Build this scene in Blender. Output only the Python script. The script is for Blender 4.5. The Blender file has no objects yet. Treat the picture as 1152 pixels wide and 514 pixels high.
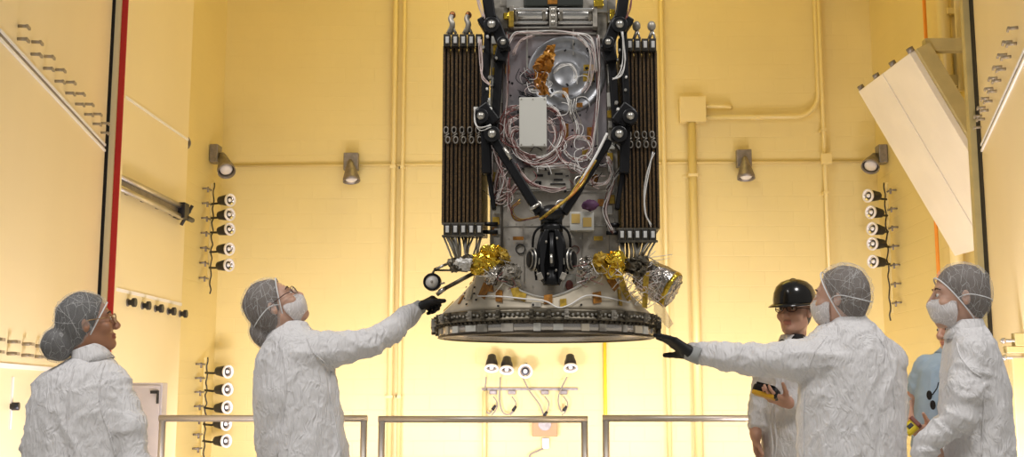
import bpy, bmesh, math, random
import numpy as np
from mathutils import Vector, Matrix

random.seed(11)
SC = bpy.context.scene
COL = SC.collection
PI = math.pi
V = Vector

# ------------------------------------------------------------------ camera
FPX, W, H = 1280.0, 1152.0, 514.0
HORIZON = 440.0
EYE = V((0, 0, 1.26))
PITCH = math.atan((HORIZON - H / 2) / FPX)
YAW = math.radians(2.0)
cam_d = bpy.data.cameras.new('camera')
cam = bpy.data.objects.new('camera', cam_d)
COL.objects.link(cam)
cam.location = EYE
cam.rotation_euler = (PI / 2 + PITCH, 0, YAW)
cam_d.sensor_width = 36.0
cam_d.lens = FPX / W * 36.0
cam_d.clip_end = 200
SC.camera = cam
CAM_R = cam.rotation_euler.to_matrix()


def P(px, py, y):
    """World point seen at a pixel of the photograph, on the plane Y = y."""
    d = CAM_R @ V(((px - W / 2) / FPX, (H / 2 - py) / FPX, -1.0))
    return EYE + d * (y / d.y)


def PX(px, py, x):
    """The same on the plane X = x."""
    d = CAM_R @ V(((px - W / 2) / FPX, (H / 2 - py) / FPX, -1.0))
    return EYE + d * (x / d.x)


# --------------------------------------------------------------- materials
MATS = {}


def mat(name, col, rough=0.5, metal=0.0, bump=0.0, bscale=40.0, var=0.0, vscale=6.0, spec=0.5, emit=0, alpha=1.0, trans=0.0,
        stretch=(1, 1, 1), coat=0.0, detail=3.0, var_col=None):
    if name in MATS:
        return MATS[name]
    m = bpy.data.materials.new(name)
    m.use_nodes = True
    nt = m.node_tree
    b = nt.nodes['Principled BSDF']
    b.inputs['Base Color'].default_value = (*col, 1)
    b.inputs['Roughness'].default_value = rough
    b.inputs['Metallic'].default_value = metal
    b.inputs['Specular IOR Level'].default_value = spec
    b.inputs['Coat Weight'].default_value = coat
    if alpha < 1:
        b.inputs['Alpha'].default_value = alpha
    if trans:
        b.inputs['Transmission Weight'].default_value = trans
    if emit:
        b.inputs['Emission Color'].default_value = (*col, 1)
        b.inputs['Emission Strength'].default_value = emit
    tc = nt.nodes.new('ShaderNodeTexCoord')
    mp = nt.nodes.new('ShaderNodeMapping')
    mp.inputs['Scale'].default_value = stretch
    nt.links.new(tc.outputs['Object'], mp.inputs['Vector'])
    if var:
        n = nt.nodes.new('ShaderNodeTexNoise')
        n.inputs['Scale'].default_value = vscale
        n.inputs['Detail'].default_value = detail
        nt.links.new(mp.outputs[0], n.inputs['Vector'])
        mx = nt.nodes.new('ShaderNodeMix')
        mx.data_type = 'RGBA'
        c2 = var_col or tuple(c * (1 - var) for c in col)
        mx.inputs[6].default_value = (*col, 1)
        mx.inputs[7].default_value = (*c2, 1)
        rp = nt.nodes.new('ShaderNodeMapRange')
        rp.inputs[1].default_value = 0.35
        rp.inputs[2].default_value = 0.65
        nt.links.new(n.outputs['Fac'], rp.inputs[0])
        nt.links.new(rp.outputs[0], mx.inputs[0])
        nt.links.new(mx.outputs[2], b.inputs['Base Color'])
    if bump:
        n2 = nt.nodes.new('ShaderNodeTexNoise')
        n2.inputs['Scale'].default_value = bscale
        n2.inputs['Detail'].default_value = detail
        nt.links.new(mp.outputs[0], n2.inputs['Vector'])
        bp = nt.nodes.new('ShaderNodeBump')
        bp.inputs['Strength'].default_value = bump
        bp.inputs['Distance'].default_value = 0.01
        nt.links.new(n2.outputs['Fac'], bp.inputs['Height'])
        nt.links.new(bp.outputs[0], b.inputs['Normal'])
    MATS[name] = m
    return m


def block_mat(name, col, axes='XZ', strength=0.35):
    """Painted concrete block: running-bond courses as a bump, a little unevenness in the paint."""
    m = mat(name, col, rough=0.45, var=0.06, vscale=0.7)
    nt = m.node_tree
    b = nt.nodes['Principled BSDF']
    tc = nt.nodes.new('ShaderNodeTexCoord')
    sp = nt.nodes.new('ShaderNodeSeparateXYZ')
    cb = nt.nodes.new('ShaderNodeCombineXYZ')
    nt.links.new(tc.outputs['Object'], sp.inputs[0])
    nt.links.new(sp.outputs[axes[0]], cb.inputs[0])
    nt.links.new(sp.outputs[axes[1]], cb.inputs[1])
    br = nt.nodes.new('ShaderNodeTexBrick')
    br.inputs['Scale'].default_value = 1.0
    br.inputs['Brick Width'].default_value = 0.4064
    br.inputs['Row Height'].default_value = 0.2032
    br.inputs['Mortar Size'].default_value = 0.006
    br.inputs['Mortar Smooth'].default_value = 0.6
    nt.links.new(cb.outputs[0], br.inputs['Vector'])
    n = nt.nodes.new('ShaderNodeTexNoise')
    n.inputs['Scale'].default_value = 1.3
    n.inputs['Detail'].default_value = 2
    nt.links.new(cb.outputs[0], n.inputs['Vector'])
    mu = nt.nodes.new('ShaderNodeMath')
    mu.operation = 'MULTIPLY'
    nt.links.new(br.outputs['Fac'], mu.inputs[0])
    nt.links.new(n.outputs['Fac'], mu.inputs[1])
    bp = nt.nodes.new('ShaderNodeBump')
    bp.invert = True
    bp.inputs['Strength'].default_value = strength
    bp.inputs['Distance'].default_value = 0.012
    nt.links.new(mu.outputs[0], bp.inputs['Height'])
    nt.links.new(bp.outputs[0], b.inputs['Normal'])
    return m


# ------------------------------------------------------------ mesh builder
def frame_from(z, x=None):
    """3x3 matrix whose columns are an orthonormal frame with third axis z."""
    z = V(z).normalized()
    if x is None:
        x = V((1, 0, 0)) if abs(z.x) < 0.9 else V((0, 1, 0))
    x = V(x)
    y = z.cross(x).normalized()
    x = y.cross(z).normalized()
    return Matrix((x, y, z)).transposed()


class MB:
    def __init__(s):
        s.v, s.f, s.sm, s.mi = [], [], [], []
        s.cur = 0

    def _add(s, vs, fs, smooth):
        b = len(s.v)
        s.v.extend([tuple(v) for v in vs])
        for f in fs:
            s.f.append(tuple(i + b for i in f))
            s.sm.append(smooth)
            s.mi.append(s.cur)
        return s

    def box(s, c, size, R=None):
        c = V(c)
        hx, hy, hz = (a / 2 for a in size)
        vs = [V((x, y, z)) for x in (-hx, hx) for y in (-hy, hy) for z in (-hz, hz)]
        if R is not None:
            vs = [R @ v for v in vs]
        vs = [v + c for v in vs]
        return s._add(vs, [(0, 1, 3, 2), (4, 6, 7, 5), (0, 4, 5, 1), (2, 3, 7, 6), (0, 2, 6, 4), (1, 5, 7, 3)], False)

    def span(s, lo, hi):
        lo, hi = V(lo), V(hi)
        return s.box((lo + hi) / 2, tuple(abs(a) for a in (hi - lo)))

    def bar(s, a, b, w, t, up=(0, 0, 1)):
        """Rectangular bar from a to b; w across `up`, t along it."""
        a, b = V(a), V(b)
        z = (b - a)
        R = frame_from(z, V(up).cross(z) if V(up).cross(z).length > 1e-6 else None)
        return s.box((a + b) / 2, (w, t, z.length), R)

    def tube(s, pts, r, n=8, closed=False, smooth=True):
        pts = [V(p) for p in pts]
        m = len(pts)
        rs = r if isinstance(r, (list, tuple)) else [r] * m
        tang = []
        for i in range(m):
            if closed:
                t = pts[(i + 1) % m] - pts[i - 1]
            else:
                t = pts[min(i + 1, m - 1)] - pts[max(i - 1, 0)]
            tang.append(t.normalized() if t.length > 1e-9 else V((0, 0, 1)))
        R = frame_from(tang[0])
        x = R.col[0].copy()
        vs = []
        for i in range(m):
            x = x - tang[i] * x.dot(tang[i])
            x = x.normalized() if x.length > 1e-6 else frame_from(tang[i]).col[0].copy()
            y = tang[i].cross(x)
            for k in range(n):
                a = 2 * PI * k / n
                vs.append(pts[i] + (x * math.cos(a) + y * math.sin(a)) * rs[i])
        fs = []
        for i in range(m if closed else m - 1):
            j = (i + 1) % m
            for k in range(n):
                k2 = (k + 1) % n
                fs.append((i * n + k, i * n + k2, j * n + k2, j * n + k))
        s._add(vs, fs, smooth)
        if not closed:
            b = len(s.v) - m * n
            s._add([], [], False)
            s.f.append(tuple(b + k for k in reversed(range(n)))); s.sm.append(False); s.mi.append(s.cur)
            s.f.append(tuple(b + (m - 1) * n + k for k in range(n))); s.sm.append(False); s.mi.append(s.cur)
        return s

    def cyl(s, a, b, r, n=16, r2=None):
        return s.tube([a, b], [r, r if r2 is None else r2], n)

    def lathe(s, prof, c=(0, 0, 0), R=None, n=32, a0=0.0, a1=2 * PI, smooth=True, close=False):
        """Profile of (radius, height) turned about the local z axis."""
        c = V(c)
        full = abs(a1 - a0 - 2 * PI) < 1e-6
        cols = n if full else n + 1
        vs = []
        for i in range(cols):
            a = a0 + (a1 - a0) * i / n
            for r, z in prof:
                p = V((r * math.cos(a), r * math.sin(a), z))
                vs.append((R @ p if R is not None else p) + c)
        m = len(prof)
        fs = []
        for i in range(n):
            j = (i + 1) % cols
            for k in range(m if close else m - 1):
                k2 = (k + 1) % m
                fs.append((i * m + k, j * m + k, j * m + k2, i * m + k2))
        return s._add(vs, fs, smooth)

    def prism(s, poly, vec):
        """Closed 3-D polygon pushed along vec."""
        n = len(poly)
        poly = [V(p) for p in poly]
        vec = V(vec)
        vs = poly + [p + vec for p in poly]
        fs = [tuple(reversed(range(n))), tuple(range(n, 2 * n))]
        fs += [(i, (i + 1) % n, n + (i + 1) % n, n + i) for i in range(n)]
        return s._add(vs, fs, False)

    def ell(s, c, r, R=None, nu=16, nv=10):
        c = V(c)
        vs, fs = [], []
        for j in range(nv + 1):
            t = PI * j / nv
            for i in range(nu):
                a = 2 * PI * i / nu
                p = V((r[0] * math.sin(t) * math.cos(a), r[1] * math.sin(t) * math.sin(a), r[2] * math.cos(t)))
                vs.append((R @ p if R is not None else p) + c)
        for j in range(nv):
            for i in range(nu):
                i2 = (i + 1) % nu
                fs.append((j * nu + i, (j + 1) * nu + i, (j + 1) * nu + i2, j * nu + i2))
        return s._add(vs, fs, True)

    def build(s, name, mats, parent=None, bevel=0.0, crumple=0.0, seed=0, sub=0):
        mats = mats if isinstance(mats, (list, tuple)) else [mats]
        off = V((0, 0, 0))
        if parent is not None:
            off = root_loc(parent)
        me = bpy.data.meshes.new(name)
        me.from_pydata([tuple(V(v) - off) for v in s.v], [], s.f)
        for m in mats:
            me.materials.append(m)
        me.polygons.foreach_set('use_smooth', s.sm)
        me.polygons.foreach_set('material_index', [min(i, len(mats) - 1) for i in s.mi])
        bm = bmesh.new()
        bm.from_mesh(me)
        bmesh.ops.recalc_face_normals(bm, faces=bm.faces)
        if crumple:
            rr = random.Random(seed)
            for v in bm.verts:
                v.co += V((rr.uniform(-1, 1), rr.uniform(-1, 1), rr.uniform(-1, 1))) * crumple
        bm.to_mesh(me)
        bm.free()
        o = bpy.data.objects.new(name, me)
        COL.objects.link(o)
        if parent is not None:
            o.parent = parent
        if bevel:
            md = o.modifiers.new('bevel', 'BEVEL')
            md.width = bevel
            md.segments = 2
            md.limit_method = 'ANGLE'
        return o


def root_loc(o):
    l = V((0, 0, 0))
    while o is not None:
        l += o.location
        o = o.parent
    return l


def tag(o, label=None, cat=None, group=None, kind=None):
    if label:
        o['label'] = label
    if cat:
        o['category'] = cat
    if group:
        o['group'] = group
    if kind:
        o['kind'] = kind
    return o


def empty(name, loc, label=None, cat=None, group=None, kind=None):
    o = bpy.data.objects.new(name, None)
    COL.objects.link(o)
    o.location = loc
    o.empty_display_size = 0.1
    return tag(o, label, cat, group, kind)


def smooth_path(pts, per=6):
    """Catmull-Rom through the points."""
    pts = [V(p) for p in pts]
    out = []
    n = len(pts)
    for i in range(n - 1):
        p0, p1, p2, p3 = pts[max(i - 1, 0)], pts[i], pts[i + 1], pts[min(i + 2, n - 1)]
        for k in range(per):
            t = k / per
            out.append(0.5 * ((2 * p1) + (p2 - p0) * t + (2 * p0 - 5 * p1 + 4 * p2 - p3) * t * t + (3 * p1 - p0 - 3 * p2 + p3) * t ** 3))
    out.append(pts[-1])
    return out
# =================================================================== room
YB = 15.2                                     # face of the chamber's back wall
CREAM = (0.81, 0.665, 0.275)
M_back = block_mat('cream_block_back', CREAM, 'XZ')
M_side = block_mat('cream_block_side', CREAM, 'YZ')
M_paint = mat('cream_paint', (0.86, 0.73, 0.41), rough=0.4, var=0.05, vscale=0.6)
M_door = mat('cream_door_skin', (0.86, 0.715, 0.42), rough=0.32, var=0.05, vscale=0.8, stretch=(1, 1, 0.3))
M_dark = mat('black_rubber_and_gaps', (0.012, 0.011, 0.01), rough=0.6)
M_red = mat('red_seal', (0.42, 0.008, 0.012), rough=0.45)
M_white = mat('white_strip', (0.86, 0.84, 0.78), rough=0.4)
M_floor = mat('epoxy_floor', (0.62, 0.60, 0.55), rough=0.25, var=0.06, vscale=1.5)
M_steel = mat('brushed_steel', (0.55, 0.52, 0.48), rough=0.33, metal=0.9, bump=0.05, bscale=120)
M_railm = mat('satin_rail', (0.50, 0.46, 0.41), rough=0.42, metal=0.75)
M_grey = mat('grey_metal', (0.30, 0.27, 0.23), rough=0.45, metal=0.6, var=0.25, vscale=20)
M_black = mat('black_metal', (0.014, 0.014, 0.016), rough=0.42)
M_yellow = mat('yellow_paint', (0.86, 0.66, 0.03), rough=0.45)
M_orange = mat('orange_sheath', (0.85, 0.30, 0.02), rough=0.5)
M_dullyel = mat('dull_yellow_paint', (0.52, 0.42, 0.17), rough=0.5, var=0.15, vscale=6)
M_ceil = mat('ceiling_paint', (0.75, 0.62, 0.35), rough=0.7)

XL = P(240, 440, YB).x                         # recessed left wall
XR = P(998, 440, YB).x                         # right wall
YJ = 9.5                                       # chamber doorway
CEIL = 10.5


def S(name, mb, m, parent=None, bevel=0):
    o = mb.build(name, m, parent, bevel=bevel)
    if parent is None:
        o['kind'] = 'structure'
    return o


S('floor', MB().span((-14, -8, -0.2), (14, YB + 0.3, 0)), M_floor)
S('wall_back', MB().span((XL - 0.5, YB, 0), (XR + 0.5, YB + 0.3, CEIL)), M_back)
S('wall_left', MB().span((XL - 0.4, YJ + 0.4, 0), (XL, YB, CEIL)), M_side)
S('wall_right', MB().span((XR, YJ + 0.4, 0), (XR + 0.4, YB, CEIL)), M_side)
S('ceiling', MB().span((XL - 0.5, YJ, CEIL), (XR + 0.5, YB + 0.3, CEIL + 0.2)), M_ceil)

# left inner lining: a smooth thick slab along the front half of the left wall
XLI = XL + 0.34
y_end = PX(210, 200, XLI).y
lin = S('wall_left_lining', MB().span((XL, YJ + 0.42, 0), (XLI, y_end, CEIL - 0.5)), M_paint)
zl = PX(170, 129, XLI).z
S('trim_1', MB().span((XLI, YJ + 0.45, zl - 0.012), (XLI + 0.012, y_end - 0.02, zl + 0.012)), M_white)
zl2 = PX(170, 334.6, XLI).z
S('trim_2', MB().span((XLI, YJ + 0.45, zl2 - 0.016), (XLI + 0.012, y_end - 0.02, zl2 + 0.016)), M_white)

# doorway: jambs and the returns beside them
JL = P(133, 440, YJ).x - 0.06
JR = P(1096, 440, YJ).x
lj0 = P(121, 300, YJ).x
S('wall_front_left', MB().span((-9.5, YJ + 0.1, 0), (JL - 0.5, YJ + 0.4, CEIL)), M_paint)
S('wall_front_right', MB().span((JR + 0.40, YJ + 0.1, 0), (9.5, YJ + 0.4, CEIL)), M_paint)
S('wall_front_lintel', MB().span((-9.5, YJ + 0.1, 8.0), (9.5, YJ + 0.4, CEIL)), M_paint)


def vpost(px0, px1, y, ref=200):
    """x extents of an upright seen between two pixel columns at row ref"""
    return P(px0, ref, y).x, P(px1, ref, y).x


a, b = vpost(119.5, 132, YJ)
S('trim_3', MB().span((a, YJ - 0.02, 0), (b, YJ + 0.05, 8.0)), M_paint)
S('trim_9', MB().span((JL - 0.52, YJ + 0.051, 0), (b, YJ + 0.099, 8.0)), M_paint)
a2, b2 = vpost(128.0, 134.6, YJ - 0.03)
S('trim_4', MB().span((a2, YJ - 0.035, 0), (b2, YJ - 0.021, 8.0)), M_red)
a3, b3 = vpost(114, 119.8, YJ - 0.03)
S('hinge_gap_dark_left', MB().span((a3, YJ - 0.03, 0), (b3, YJ + 0.05, 8.0)), M_dark)  # black bar standing in for the shade of the left hinge gap
a, b = vpost(1093.5, 1101.5, YJ)
S('trim_6', MB().span((a, YJ - 0.02, 0), (b, YJ + 0.05, 8.0)), M_dullyel)
S('trim_8', MB().span((b, YJ + 0.02, 0), (JR + 0.42, YJ + 0.099, 8.0)), M_paint)
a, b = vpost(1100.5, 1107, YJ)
S('hinge_gap_dark_right', MB().span((a, YJ - 0.1, 0), (b, YJ + 0.015, 8.0)), M_dark)  # solid dark strip in place of the shaded gap at the right hinge


# the two big doors, hinged at the jambs and swung out towards us
def door(n, hinge_px, vp_px, side, rows):
    hx = P(hinge_px, 200, YJ - 0.1)
    hy = YJ - 0.1
    hx = hx.x
    d = CAM_R @ V(((vp_px - W / 2) / FPX, (H / 2 - HORIZON) / FPX, -1.0))
    d = V((d.x, d.y, 0)).normalized()          # runs into the picture
    out = V((-d.y, d.x, 0)) * (1 if side < 0 else -1)   # away from the room's middle
    root = empty('door_%d' % n, (hx, hy, 0), kind='structure')
    L, T, HT = 3.2, 0.3, 7.8
    h = V((hx, hy, 0))
    R = Matrix((d, out, V((0, 0, 1)))).transposed()
    c = h - d * (L / 2) + out * (T / 2) + V((0, 0, HT / 2 + 0.02))
    MB().box(c, (L, T, HT), R).build('door_slab', M_door, root)
    MB().box(h - d * (L + 0.02) + out * (T / 2) + V((0, 0, HT / 2 + 0.02)), (0.03, T, HT), R).build('edge_seal', M_dark, root)

    def onface(px, py):
        dd = CAM_R @ V(((px - W / 2) / FPX, (H / 2 - py) / FPX, -1.0))
        t = (h - EYE).dot(out) / dd.dot(out)
        return EYE + dd * t
    return root, h, d, out, R, L, onface


M_peg = mat('brass_grey_peg', (0.36, 0.30, 0.20), rough=0.5, metal=0.4)


def channel(root, h, d, out, R, L, z, dark=True):
    m = MB()
    c = h - d * (L / 2) + V((0, 0, z))
    m.box(c - out * 0.006 + V((0, 0, 0.024)), (L - 0.04, 0.012, 0.018), R)
    m.box(c - out * 0.006 - V((0, 0, 0.024)), (L - 0.04, 0.012, 0.018), R)
    m.cur = 1
    m.box(c - out * 0.002, (L - 0.04, 0.004, 0.030), R)
    m.build('channel_strip', [M_white, M_grey if dark else M_white], root)


def pegs(root, h, d, out, R, z, s0, n, step):
    for k in range(n):
        s = s0 + step * k
        c = h - d * s + V((0, 0, z))
        m = MB()
        m.cyl(c, c - out * 0.05, 0.011, 8)
        m.box(c - out * 0.055 + d * 0.02, (0.07, 0.014, 0.018), R)
        m.build('hook_peg', M_peg, root)


dl = door(1, 116.3, 372, -1, 0)
root, h, d, out, R, L, onf = dl
z1 = onf(60, 104.5).z
channel(root, h, d, out, R, L, z1)
za, zb = onf(45 / 2.335, 65 / 2.335).z, onf(42 / 2.335, 98 / 2.335).z
pegs(root, h, d, out, R, za, 0.20, 9, 0.325)
pegs(root, h, d, out, R, zb, 0.20, 9, 0.325)
z2 = onf(26, 413).z
m = MB().box(h - d * (L / 2) - out * 0.006 + V((0, 0, z2)), (L - 0.04, 0.012, 0.03), R)
m.build('white_ledge', M_white, root)
pegs(root, h, d, out, R, onf(20, 386).z, 0.25, 9, 0.335)
pegs(root, h, d, out, R, onf(20, 399).z, 0.25, 9, 0.335)
kp = onf(12, 457)
m = MB().cyl(kp, kp - out * 0.05, 0.025, 12)
m.build('door_stud', M_black, root)
m = MB().box(kp - out * 0.004 + V((0, 0, 0.02)), (0.035, 0.008, 0.32), R)
m.build('stud_plate', M_white, root)

dr = door(2, 1106.5, 978, 1, 0)
root, h, d, out, R, L, onf = dr
z1 = onf(1130, 112).z
channel(root, h, d, out, R, L, z1)
pegs(root, h, d, out, R, onf(1140, 58).z, 0.06, 9, 0.30)
pegs(root, h, d, out, R, onf(1140, 44).z, 0.16, 9, 0.30)
# yellow latch post with clamps in front of the right door
yp = 7.6
lp = P(1146, 440, yp)
t = empty('latch_post', (lp.x, yp, 0), 'dull yellow upright post with clamp bolts before the right chamber door', 'post')
MB().span((lp.x - 0.045, yp - 0.04, 0), (lp.x + 0.045, yp + 0.04, P(1146, 402, yp).z)).build('upright', M_dullyel, t, bevel=0.006)
zc = P(1140, 380, yp).z
m = MB().span((lp.x - 0.075, yp - 0.05, zc - 0.10), (lp.x + 0.06, yp + 0.03, zc - 0.055))
m.span((lp.x - 0.02, yp - 0.05, zc - 0.055), (lp.x + 0.05, yp + 0.02, zc + 0.03))
m.build('clamp_bracket', M_dullyel, t, bevel=0.005)
for dz in (-0.02, -0.13):
    m = MB().cyl((lp.x - 0.11, yp - 0.03, zc + dz), (lp.x + 0.06, yp - 0.03, zc + dz), 0.011, 10)
    m.cyl((lp.x - 0.10, yp - 0.03, zc + dz), (lp.x - 0.08, yp - 0.03, zc + dz), 0.021, 6)
    m.build('clamp_bolt', M_steel, t)

# ------------------------------------------- double rail on the left lining
rz0, rz1 = PX(165, 220, XLI).z, PX(165, 227, XLI).z
ye = PX(196, 238, XLI).y
t = empty('wall_slide_rail', (XLI, YJ + 1.6, rz1), 'steel double tube rail ending in a clamp on the left lining wall', 'rail')
ys = YJ + 0.6
for z in (rz0 + 0.02, rz1 - 0.03):
    MB().cyl((XLI + 0.09, ys, z), (XLI + 0.09, ye, z), 0.028, 14).build('rail_tube', M_steel, t)
MB().span((XLI + 0.05, ys, rz1), (XLI + 0.075, ye, rz0)).build('backing_channel', M_grey, t)
for k in range(5):
    yy = ys + 0.35 + k * (ye - ys - 0.5) / 4
    MB().span((XLI + 0.001, yy - 0.03, rz1 - 0.03), (XLI + 0.05, yy + 0.03, rz0 + 0.03)).build('standoff', M_grey, t)
m = MB().span((XLI + 0.02, ye - 0.1, rz1 - 0.05), (XLI + 0.15, ye + 0.06, rz0 + 0.06))
m.cyl((XLI + 0.1, ye + 0.06, rz0 + 0.02), (XLI + 0.1, ye + 0.2, rz0), 0.03, 10)
m.cyl((XLI + 0.13, ye + 0.02, rz1 - 0.03), (XLI + 0.13, ye + 0.24, rz1 - 0.03), 0.03, 10)
m.cyl((XLI + 0.04, ye + 0.13, rz1 - 0.1), (XLI + 0.16, ye + 0.13, rz0 + 0.06), 0.02, 10)
m.build('end_clamp', M_black, t, bevel=0.008)

# five black knobs in a row below
place = ['nearest the red door seal', 'second from the red door seal', 'in the middle of its row', 'second from the far end', 'at the far end near the corner']
for k in range(5):
    p = PX(143.4 + (202 - 143.4) * [0, .28, .53, .775, 1][k], 340.2 + 12.8 * [0, .28, .53, .775, 1][k], XLI)
    m = MB().cyl(p, p + V((0.05, 0, 0)), 0.028, 12)
    m.cyl(p + V((0.05, 0, 0)), p + V((0.085, 0, 0)), 0.045, 14)
    t = empty('black_knob_mount', p, 'black cylindrical knob on the left lining wall, ' + place[k], 'knob', 'five knobs on the left lining wall')
    m.build('knob_body', M_black, t, bevel=0.004)
    MB().cyl(p + V((0.001, 0, 0)), p + V((0.012, 0, 0)), 0.04, 12).build('base_flange', M_grey, t)

# ----------------------------------------------- conduits on the back wall
M_pipe = mat('cream_conduit', (0.80, 0.65, 0.27), rough=0.35)


def conduit(label, pts, r, clamps=(), m=M_pipe, name='wall_mounted_conduit', group=None):
    pts = [V(p) for p in pts]
    t = empty(name, pts[0], label, 'pipe', group)
    MB().tube(pts, r, 12).build('pipe', m, t)
    for c in clamps:
        c = V(c)
        MB().span((c.x - r * 2.4, YB - 0.012, c.z - 0.02), (c.x + r * 2.4, YB - 0.002, c.z + 0.02)).span(
            (c.x - r * 1.15, c.y - r * 1.1, c.z - 0.02), (c.x + r * 1.15, YB - 0.01, c.z + 0.02)).build('strap', m, t, bevel=0.003)
    return t


def BW(px, py, dy=0.05):
    return P(px, py, YB - dy)


def zlevel(px, py):
    return P(px, py, YB).z


ZC = P(615, 184.5, YB).z
xa, xb = XL + 0.03, XR - 0.03
conduit('thin cream conduit running level across the whole back wall behind the spacecraft', [(xa, YB - 0.03, ZC), (xb, YB - 0.03, ZC)], 0.018)


def vert(label, px, ref, z0, z1, r, clamp_rows=(), dy=None, group=None):
    x = P(px, ref, YB).x
    dy = dy or r + 0.055
    return conduit(label, [(x, YB - dy, z0), (x, YB - dy, z1)], r, [(x, YB - dy, zlevel(px, c)) for c in clamp_rows], group=group)


vert('wider cream upright pipe, left of the close pair on the back wall', 443.5, 188, 0.0, 9.8, 0.035, (189, 446))
vert('slim cream upright pipe, right of the close pair on the back wall', 453.5, 188, 0.0, 9.8, 0.025, (189, 446))
vert('cream upright pipe beside the right solar stack', 745.5, 130, 0.0, 9.8, 0.03)
zb0 = zlevel(778, 139)
xbx = P(778, 126, YB).x
vert('cream upright pipe dropping from the square junction box', 779, 230, 0.0, zb0 - 0.012, 0.055, (199,))
# junction box
bx0, bx1 = P(763.5, 126, YB).x, P(792, 126, YB).x
bz0, bz1 = zlevel(778, 139.5), zlevel(778, 112.5)
t = empty('wall_mounted_junction_box', (xbx, YB, bz0), 'square cream junction box high on the back wall', 'box')
MB().span((bx0, YB - 0.16, bz0), (bx1, YB - 0.002, bz1)).build('box_body', M_pipe, t, bevel=0.006)
MB().span((bx0 - 0.006, YB - 0.172, bz0 - 0.006), (bx1 + 0.006, YB - 0.161, bz1 + 0.006)).build('lid', M_pipe, t, bevel=0.003)
# bent pipe from the top of the wall to the box
x9 = P(917, 60, YB).x
zbend = zlevel(860, 133.5)
rb = 0.32
arc = [V((x9 - rb + rb * math.cos(a), YB - 0.1, zbend + rb - rb * math.sin(a))) for a in [PI / 2 * k / 8 for k in range(9)]]
conduit('cream pipe coming down and bending left into the junction box', [V((x9, YB - 0.1, 9.8))] + arc + [V((bx1 + 0.008, YB - 0.1, zbend))], 0.032,
        [(P(851, 134, YB).x, YB - 0.1, zbend)])
zst = zlevel(800, 121.5)
xs_ = P(822, 121, YB).x
conduit('short cream stub pipe beside the junction box', [(bx1 + 0.008, YB - 0.1, zst), (xs_ - 0.1, YB - 0.1, zst), (xs_ - 0.03, YB - 0.08, zst), (xs_, YB - 0.035, zst)], 0.028)
vert('cream upright pipe on the right of the back wall below the bent pipe', 924.5, 180, 0.0, 9.8, 0.028, (149, 219), dy=0.17)
xj = P(925, 181, YB).x
t = empty('wall_mounted_junction_box', (xj, YB, ZC), 'small cream junction box where pipes cross on the right', 'box')
MB().span((xj - 0.07, YB - 0.27, ZC - 0.07), (xj + 0.07, YB - 0.205, ZC + 0.07)).build('box_body', M_pipe, t, bevel=0.005)
MB().span((xj - 0.06, YB - 0.277, ZC - 0.06), (xj + 0.06, YB - 0.2705, ZC + 0.06)).build('lid', M_pipe, t)
vert('cream upright pipe low on the back wall, beyond the open palm', 783.5, 420, 0.0, 0.01 + zlevel(783, 300), 0.001, dy=0.03)
vert('yellow painted upright pole below the spacecraft', 680.5, 430, 0.0, zlevel(680, 372), 0.022)
for o in list(bpy.data.objects):
    if o.get('label', '').startswith('yellow painted upright pole'):
        o.children[0].data.materials[0] = M_yellow
    if o.get('label', '').startswith('cream upright pipe low'):
        bpy.data.objects.remove(o.children[0]); bpy.data.objects.remove(o)
vert('slender cream upright pipe below the bank of spotlights', 545.5, 480, 0.0, zlevel(545, 440), 0.03, dy=0.12)

# ------------------------------------------------------- cone spotlights
def cone_spot(label, p_box, mouth, wall_n):
    """grey cone spotlight on a box; p_box on the wall, the mouth's middle in the room"""
    p, q, n = V(p_box), V(mouth), V(wall_n)
    t = empty('cone_spotlight', p, label, 'lamp', 'cone spotlights on the chamber walls')
    R = frame_from(n, (0, 0, 1))
    MB().box(p + n * 0.06, (0.24, 0.20, 0.11), R).build('mounting_box', M_grey, t, bevel=0.01)
    top = p + n * 0.15
    ax = (q - top)
    L = ax.length
    Rc = frame_from(ax)
    MB().tube([p + n * 0.115, top, top + ax * 0.12], 0.022, 10).build('swivel', M_grey, t)
    MB().lathe([(0.0, 0.0), (0.035, 0.005), (0.05, 0.06), (0.075, L * 0.45), (0.115, L * 0.86), (0.118, L), (0.108, L), (0.10, L * 0.86), (0.03, 0.05)], top, Rc, 24).build('shade', M_grey, t)
    MB().ell(top + ax * 0.86, (0.085, 0.085, 0.05), Rc).build('lens', mat('frosted_lens', (0.75, 0.72, 0.66), rough=0.15), t)


def bwall(px, py):
    return P(px, py, YB - 0.03)


pb = bwall(396.5, 183.5); cone_spot('grey cone spotlight on the back wall left of the spacecraft', (pb.x, YB - 0.055, pb.z), P(395.5, 204, YB - 0.26), (0, -1, 0))
pb = bwall(835.5, 180); cone_spot('grey cone spotlight on the back wall right of the spacecraft', (pb.x, YB - 0.055, pb.z), P(839.5, 201, YB - 0.26), (0, -1, 0))
pb = PX(238, 174, XL); cone_spot('grey cone spotlight at the left corner above five round lamps', (XL + 0.003, min(pb.y, YB - 0.5), pb.z), P(255, 193, 14.45), (1, 0, 0))
pb = PX(224, 164, XL); cone_spot('grey cone spotlight half hidden by the end of the left lining', (XL + 0.003, y_end + 0.26, PX(216, 160, XL + 0.2).z), (XL + 0.20, y_end + 0.16, PX(216, 164, XL + 0.2).z - 0.06), (1, 0, 0))
pb = PX(994, 176, XR); cone_spot('grey cone spotlight in the right corner beside the tilted flap', (XR - 0.003, min(pb.y, YB - 0.45), pb.z), P(979, 188, 14.6), (-1, 0, 0))

# --------------------------------------------------- round spotlights
M_lampring = mat('lamp_white_rim', (0.86, 0.84, 0.80), rough=0.3)
M_lens = mat('lamp_glass', (0.62, 0.58, 0.52), rough=0.08, metal=0.7)
M_hub = mat('lamp_hub', (0.9, 0.88, 0.84), rough=0.25)


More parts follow.
